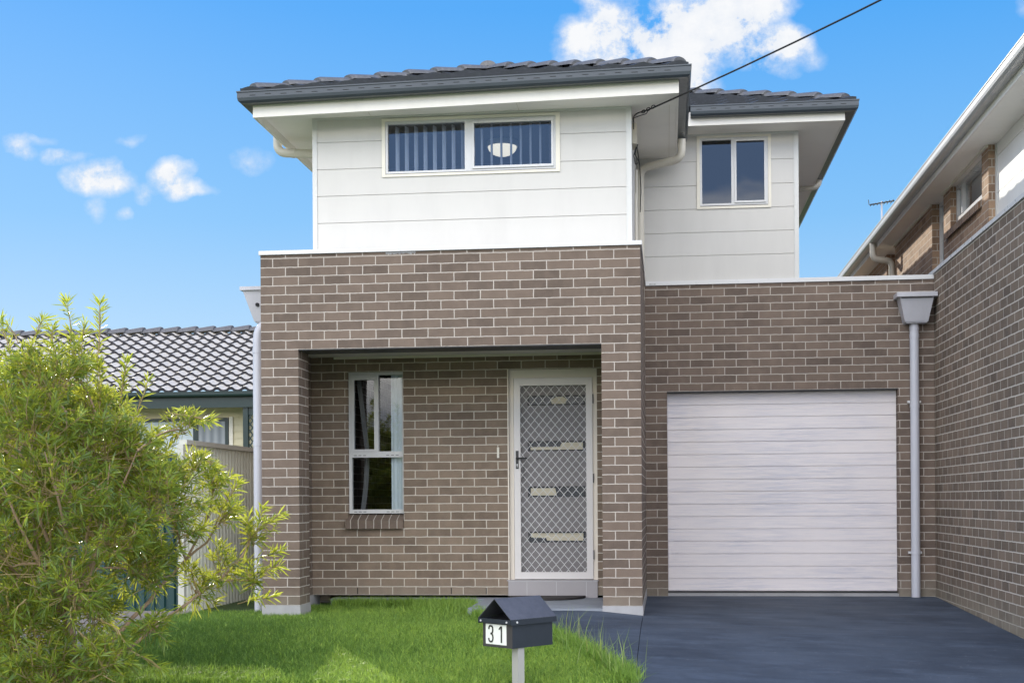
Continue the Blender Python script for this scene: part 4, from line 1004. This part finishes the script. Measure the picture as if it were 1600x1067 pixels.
# bright bands added to the sky behind the camera to light facade and porch
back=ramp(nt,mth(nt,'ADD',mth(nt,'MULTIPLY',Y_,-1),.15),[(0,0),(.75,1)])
fill_bands=ramp(nt,Z_,[(0,(.9,.95,.9)),(.06,(1.2,1.3,1.5)),(.11,(5.5,5.3,5.0)),(.18,(5.3,5.15,4.9)),(.225,(.5,1.05,2.2)),(.29,(.5,1.05,2.2)),(.36,(4.3,4.25,4.3)),(.6,(3.4,3.4,3.5)),(1,(2.3,2.35,2.5))])  # blue dip between the added bands is shaped for upstairs window reflections
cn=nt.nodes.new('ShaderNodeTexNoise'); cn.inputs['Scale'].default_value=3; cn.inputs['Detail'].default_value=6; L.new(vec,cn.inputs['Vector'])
skyc=mixc(nt,back,skyc,mixc(nt,mth(nt,'MULTIPLY',ramp(nt,cn.outputs['Fac'],[(.4,0),(.6,1)]),.12),fill_bands,(3.4,3.4,3.4)))
# clouds low over the houses: projected on the plane y = 1
ysafe=mth(nt,'MAXIMUM',Y_,.05); gx=mth(nt,'DIVIDE',X_,ysafe); gz=mth(nt,'DIVIDE',Z_,ysafe)
cmb=nt.nodes.new('ShaderNodeCombineXYZ'); L.new(gx,cmb.inputs[0]); L.new(gz,cmb.inputs[1])
wn=nt.nodes.new('ShaderNodeTexNoise'); wn.inputs['Scale'].default_value=18; wn.inputs['Detail'].default_value=5; L.new(cmb.outputs[0],wn.inputs['Vector'])
ws=nt.nodes.new('ShaderNodeVectorMath'); ws.operation='MULTIPLY_ADD'; L.new(wn.outputs['Color'],ws.inputs[0]); ws.inputs[1].default_value=(.050,.036,0); L.new(cmb.outputs[0],ws.inputs[2])
def dirp(u,v):
    f=2118.;yaw=.1134; a=(u-800)/f; b=(781-v)/f; dx=-math.sin(yaw)+a*math.cos(yaw); dy=math.cos(yaw)+a*math.sin(yaw); return dx/dy+.025,b/dy+.018
CL=[(28,215,24,14,.8),(45,228,22,14,.6),(103,232,30,13,.8),(152,262,32,20,1.05),(172,280,32,18,1.0),(272,272,36,20,1.25),(290,292,36,16,1.1),(225,298,20,12,.6),(150,318,14,16,.45),(187,328,14,9,.5),(395,252,26,14,.42),
    (950,40,34,50,1.1),(1000,55,52,42,1.35),(1070,55,75,55,1.5),(1040,105,50,40,1.3),(1140,35,60,45,1.35),(1185,5,50,26,1.2),(905,75,26,34,.95),(955,95,40,20,.8),(1110,120,30,30,1.0),(1210,78,48,32,1.15),(1185,100,30,20,.9),(1240,72,30,22,.9),(1120,82,40,40,1.1),(1612,12,26,22,.5),(1230,118,24,8,.4),(885,62,18,26,.55),(1090,150,40,26,.8),(1030,140,60,22,.8),(1270,95,26,14,.4),(1165,55,30,30,.7),(60,205,40,8,.35),(200,215,30,7,.3),(320,300,30,8,.35),(930,5,30,10,.7)]
tot=None
for (u,v,a,b,s_) in CL:
    cx_,cz_=dirp(u,v)
    sb=nt.nodes.new('ShaderNodeVectorMath'); sb.operation='SUBTRACT'; L.new(ws.outputs[0],sb.inputs[0]); sb.inputs[1].default_value=(cx_,cz_,0)
    ml=nt.nodes.new('ShaderNodeVectorMath'); ml.operation='MULTIPLY'; L.new(sb.outputs[0],ml.inputs[0]); ml.inputs[1].default_value=(2118/a/1.5,2118/b/1.5,0)
    ln=nt.nodes.new('ShaderNodeVectorMath'); ln.operation='LENGTH'; L.new(ml.outputs[0],ln.inputs[0])
    q=mth(nt,'MULTIPLY',mth(nt,'SUBTRACT',1,ln.outputs['Value'],True),s_)
    tot=q if tot is None else mth(nt,'ADD',mth(nt,'MAXIMUM',tot,q),mth(nt,'MULTIPLY',mth(nt,'MINIMUM',tot,q),.5))
cd=nt.nodes.new('ShaderNodeTexNoise'); cd.inputs['Scale'].default_value=24; cd.inputs['Detail'].default_value=12; cd.inputs['Roughness'].default_value=.66; L.new(cmb.outputs[0],cd.inputs['Vector'])
den=mth(nt,'MULTIPLY',tot,mth(nt,'ADD',mth(nt,'MULTIPLY',cd.outputs['Fac'],4.2),-1.4))
den=ramp(nt,den,[(.03,0),(.26,.35),(.7,1)])
den=mth(nt,'MULTIPLY',den,mth(nt,'GREATER_THAN',Y_,.1))
shade=mixc(nt,ramp(nt,cd.outputs['Fac'],[(.35,0),(.6,1)]),(.80,.85,.93),(.97,.975,.985))
skyc=mixc(nt,mth(nt,'MULTIPLY',den,.97),skyc,shade)
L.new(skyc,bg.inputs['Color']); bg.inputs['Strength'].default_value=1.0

sl=bpy.data.lights.new('sun','SUN'); sl.energy=5.0; sl.angle=math.radians(.55); sl.color=(1,.93,.80)
so=bpy.data.objects.new('sun',sl); COL.objects.link(so)
dv=Vector((math.sin(SAZ)*math.cos(SEL),math.cos(SAZ)*math.cos(SEL),math.sin(SEL))); so.rotation_euler=dv.to_track_quat('Z','Y').to_euler()

cam=bpy.data.cameras.new('camera'); co=bpy.data.objects.new('camera',cam); COL.objects.link(co); SC.camera=co
cam.sensor_width=36; cam.lens=2118/1600*36; cam.clip_end=2000; cam.clip_start=.05
cam.shift_y=(781.3-533.5)/1600; cam.shift_x=0
yaw,roll=.1134,.0067
co.matrix_world=Matrix.Translation((3.687,-12.1,.946)) @ Matrix.Rotation(yaw,4,'Z') @ Matrix.Rotation(math.pi/2,4,'X') @ Matrix.Rotation(-roll,4,'Z')
SC.view_settings.view_transform='Standard'; SC.view_settings.look='None'; SC.view_settings.exposure=0; SC.view_settings.gamma=1
SC.cycles.max_bounces=8; SC.cycles.transparent_max_bounces=12; SC.cycles.sample_clamp_indirect=6
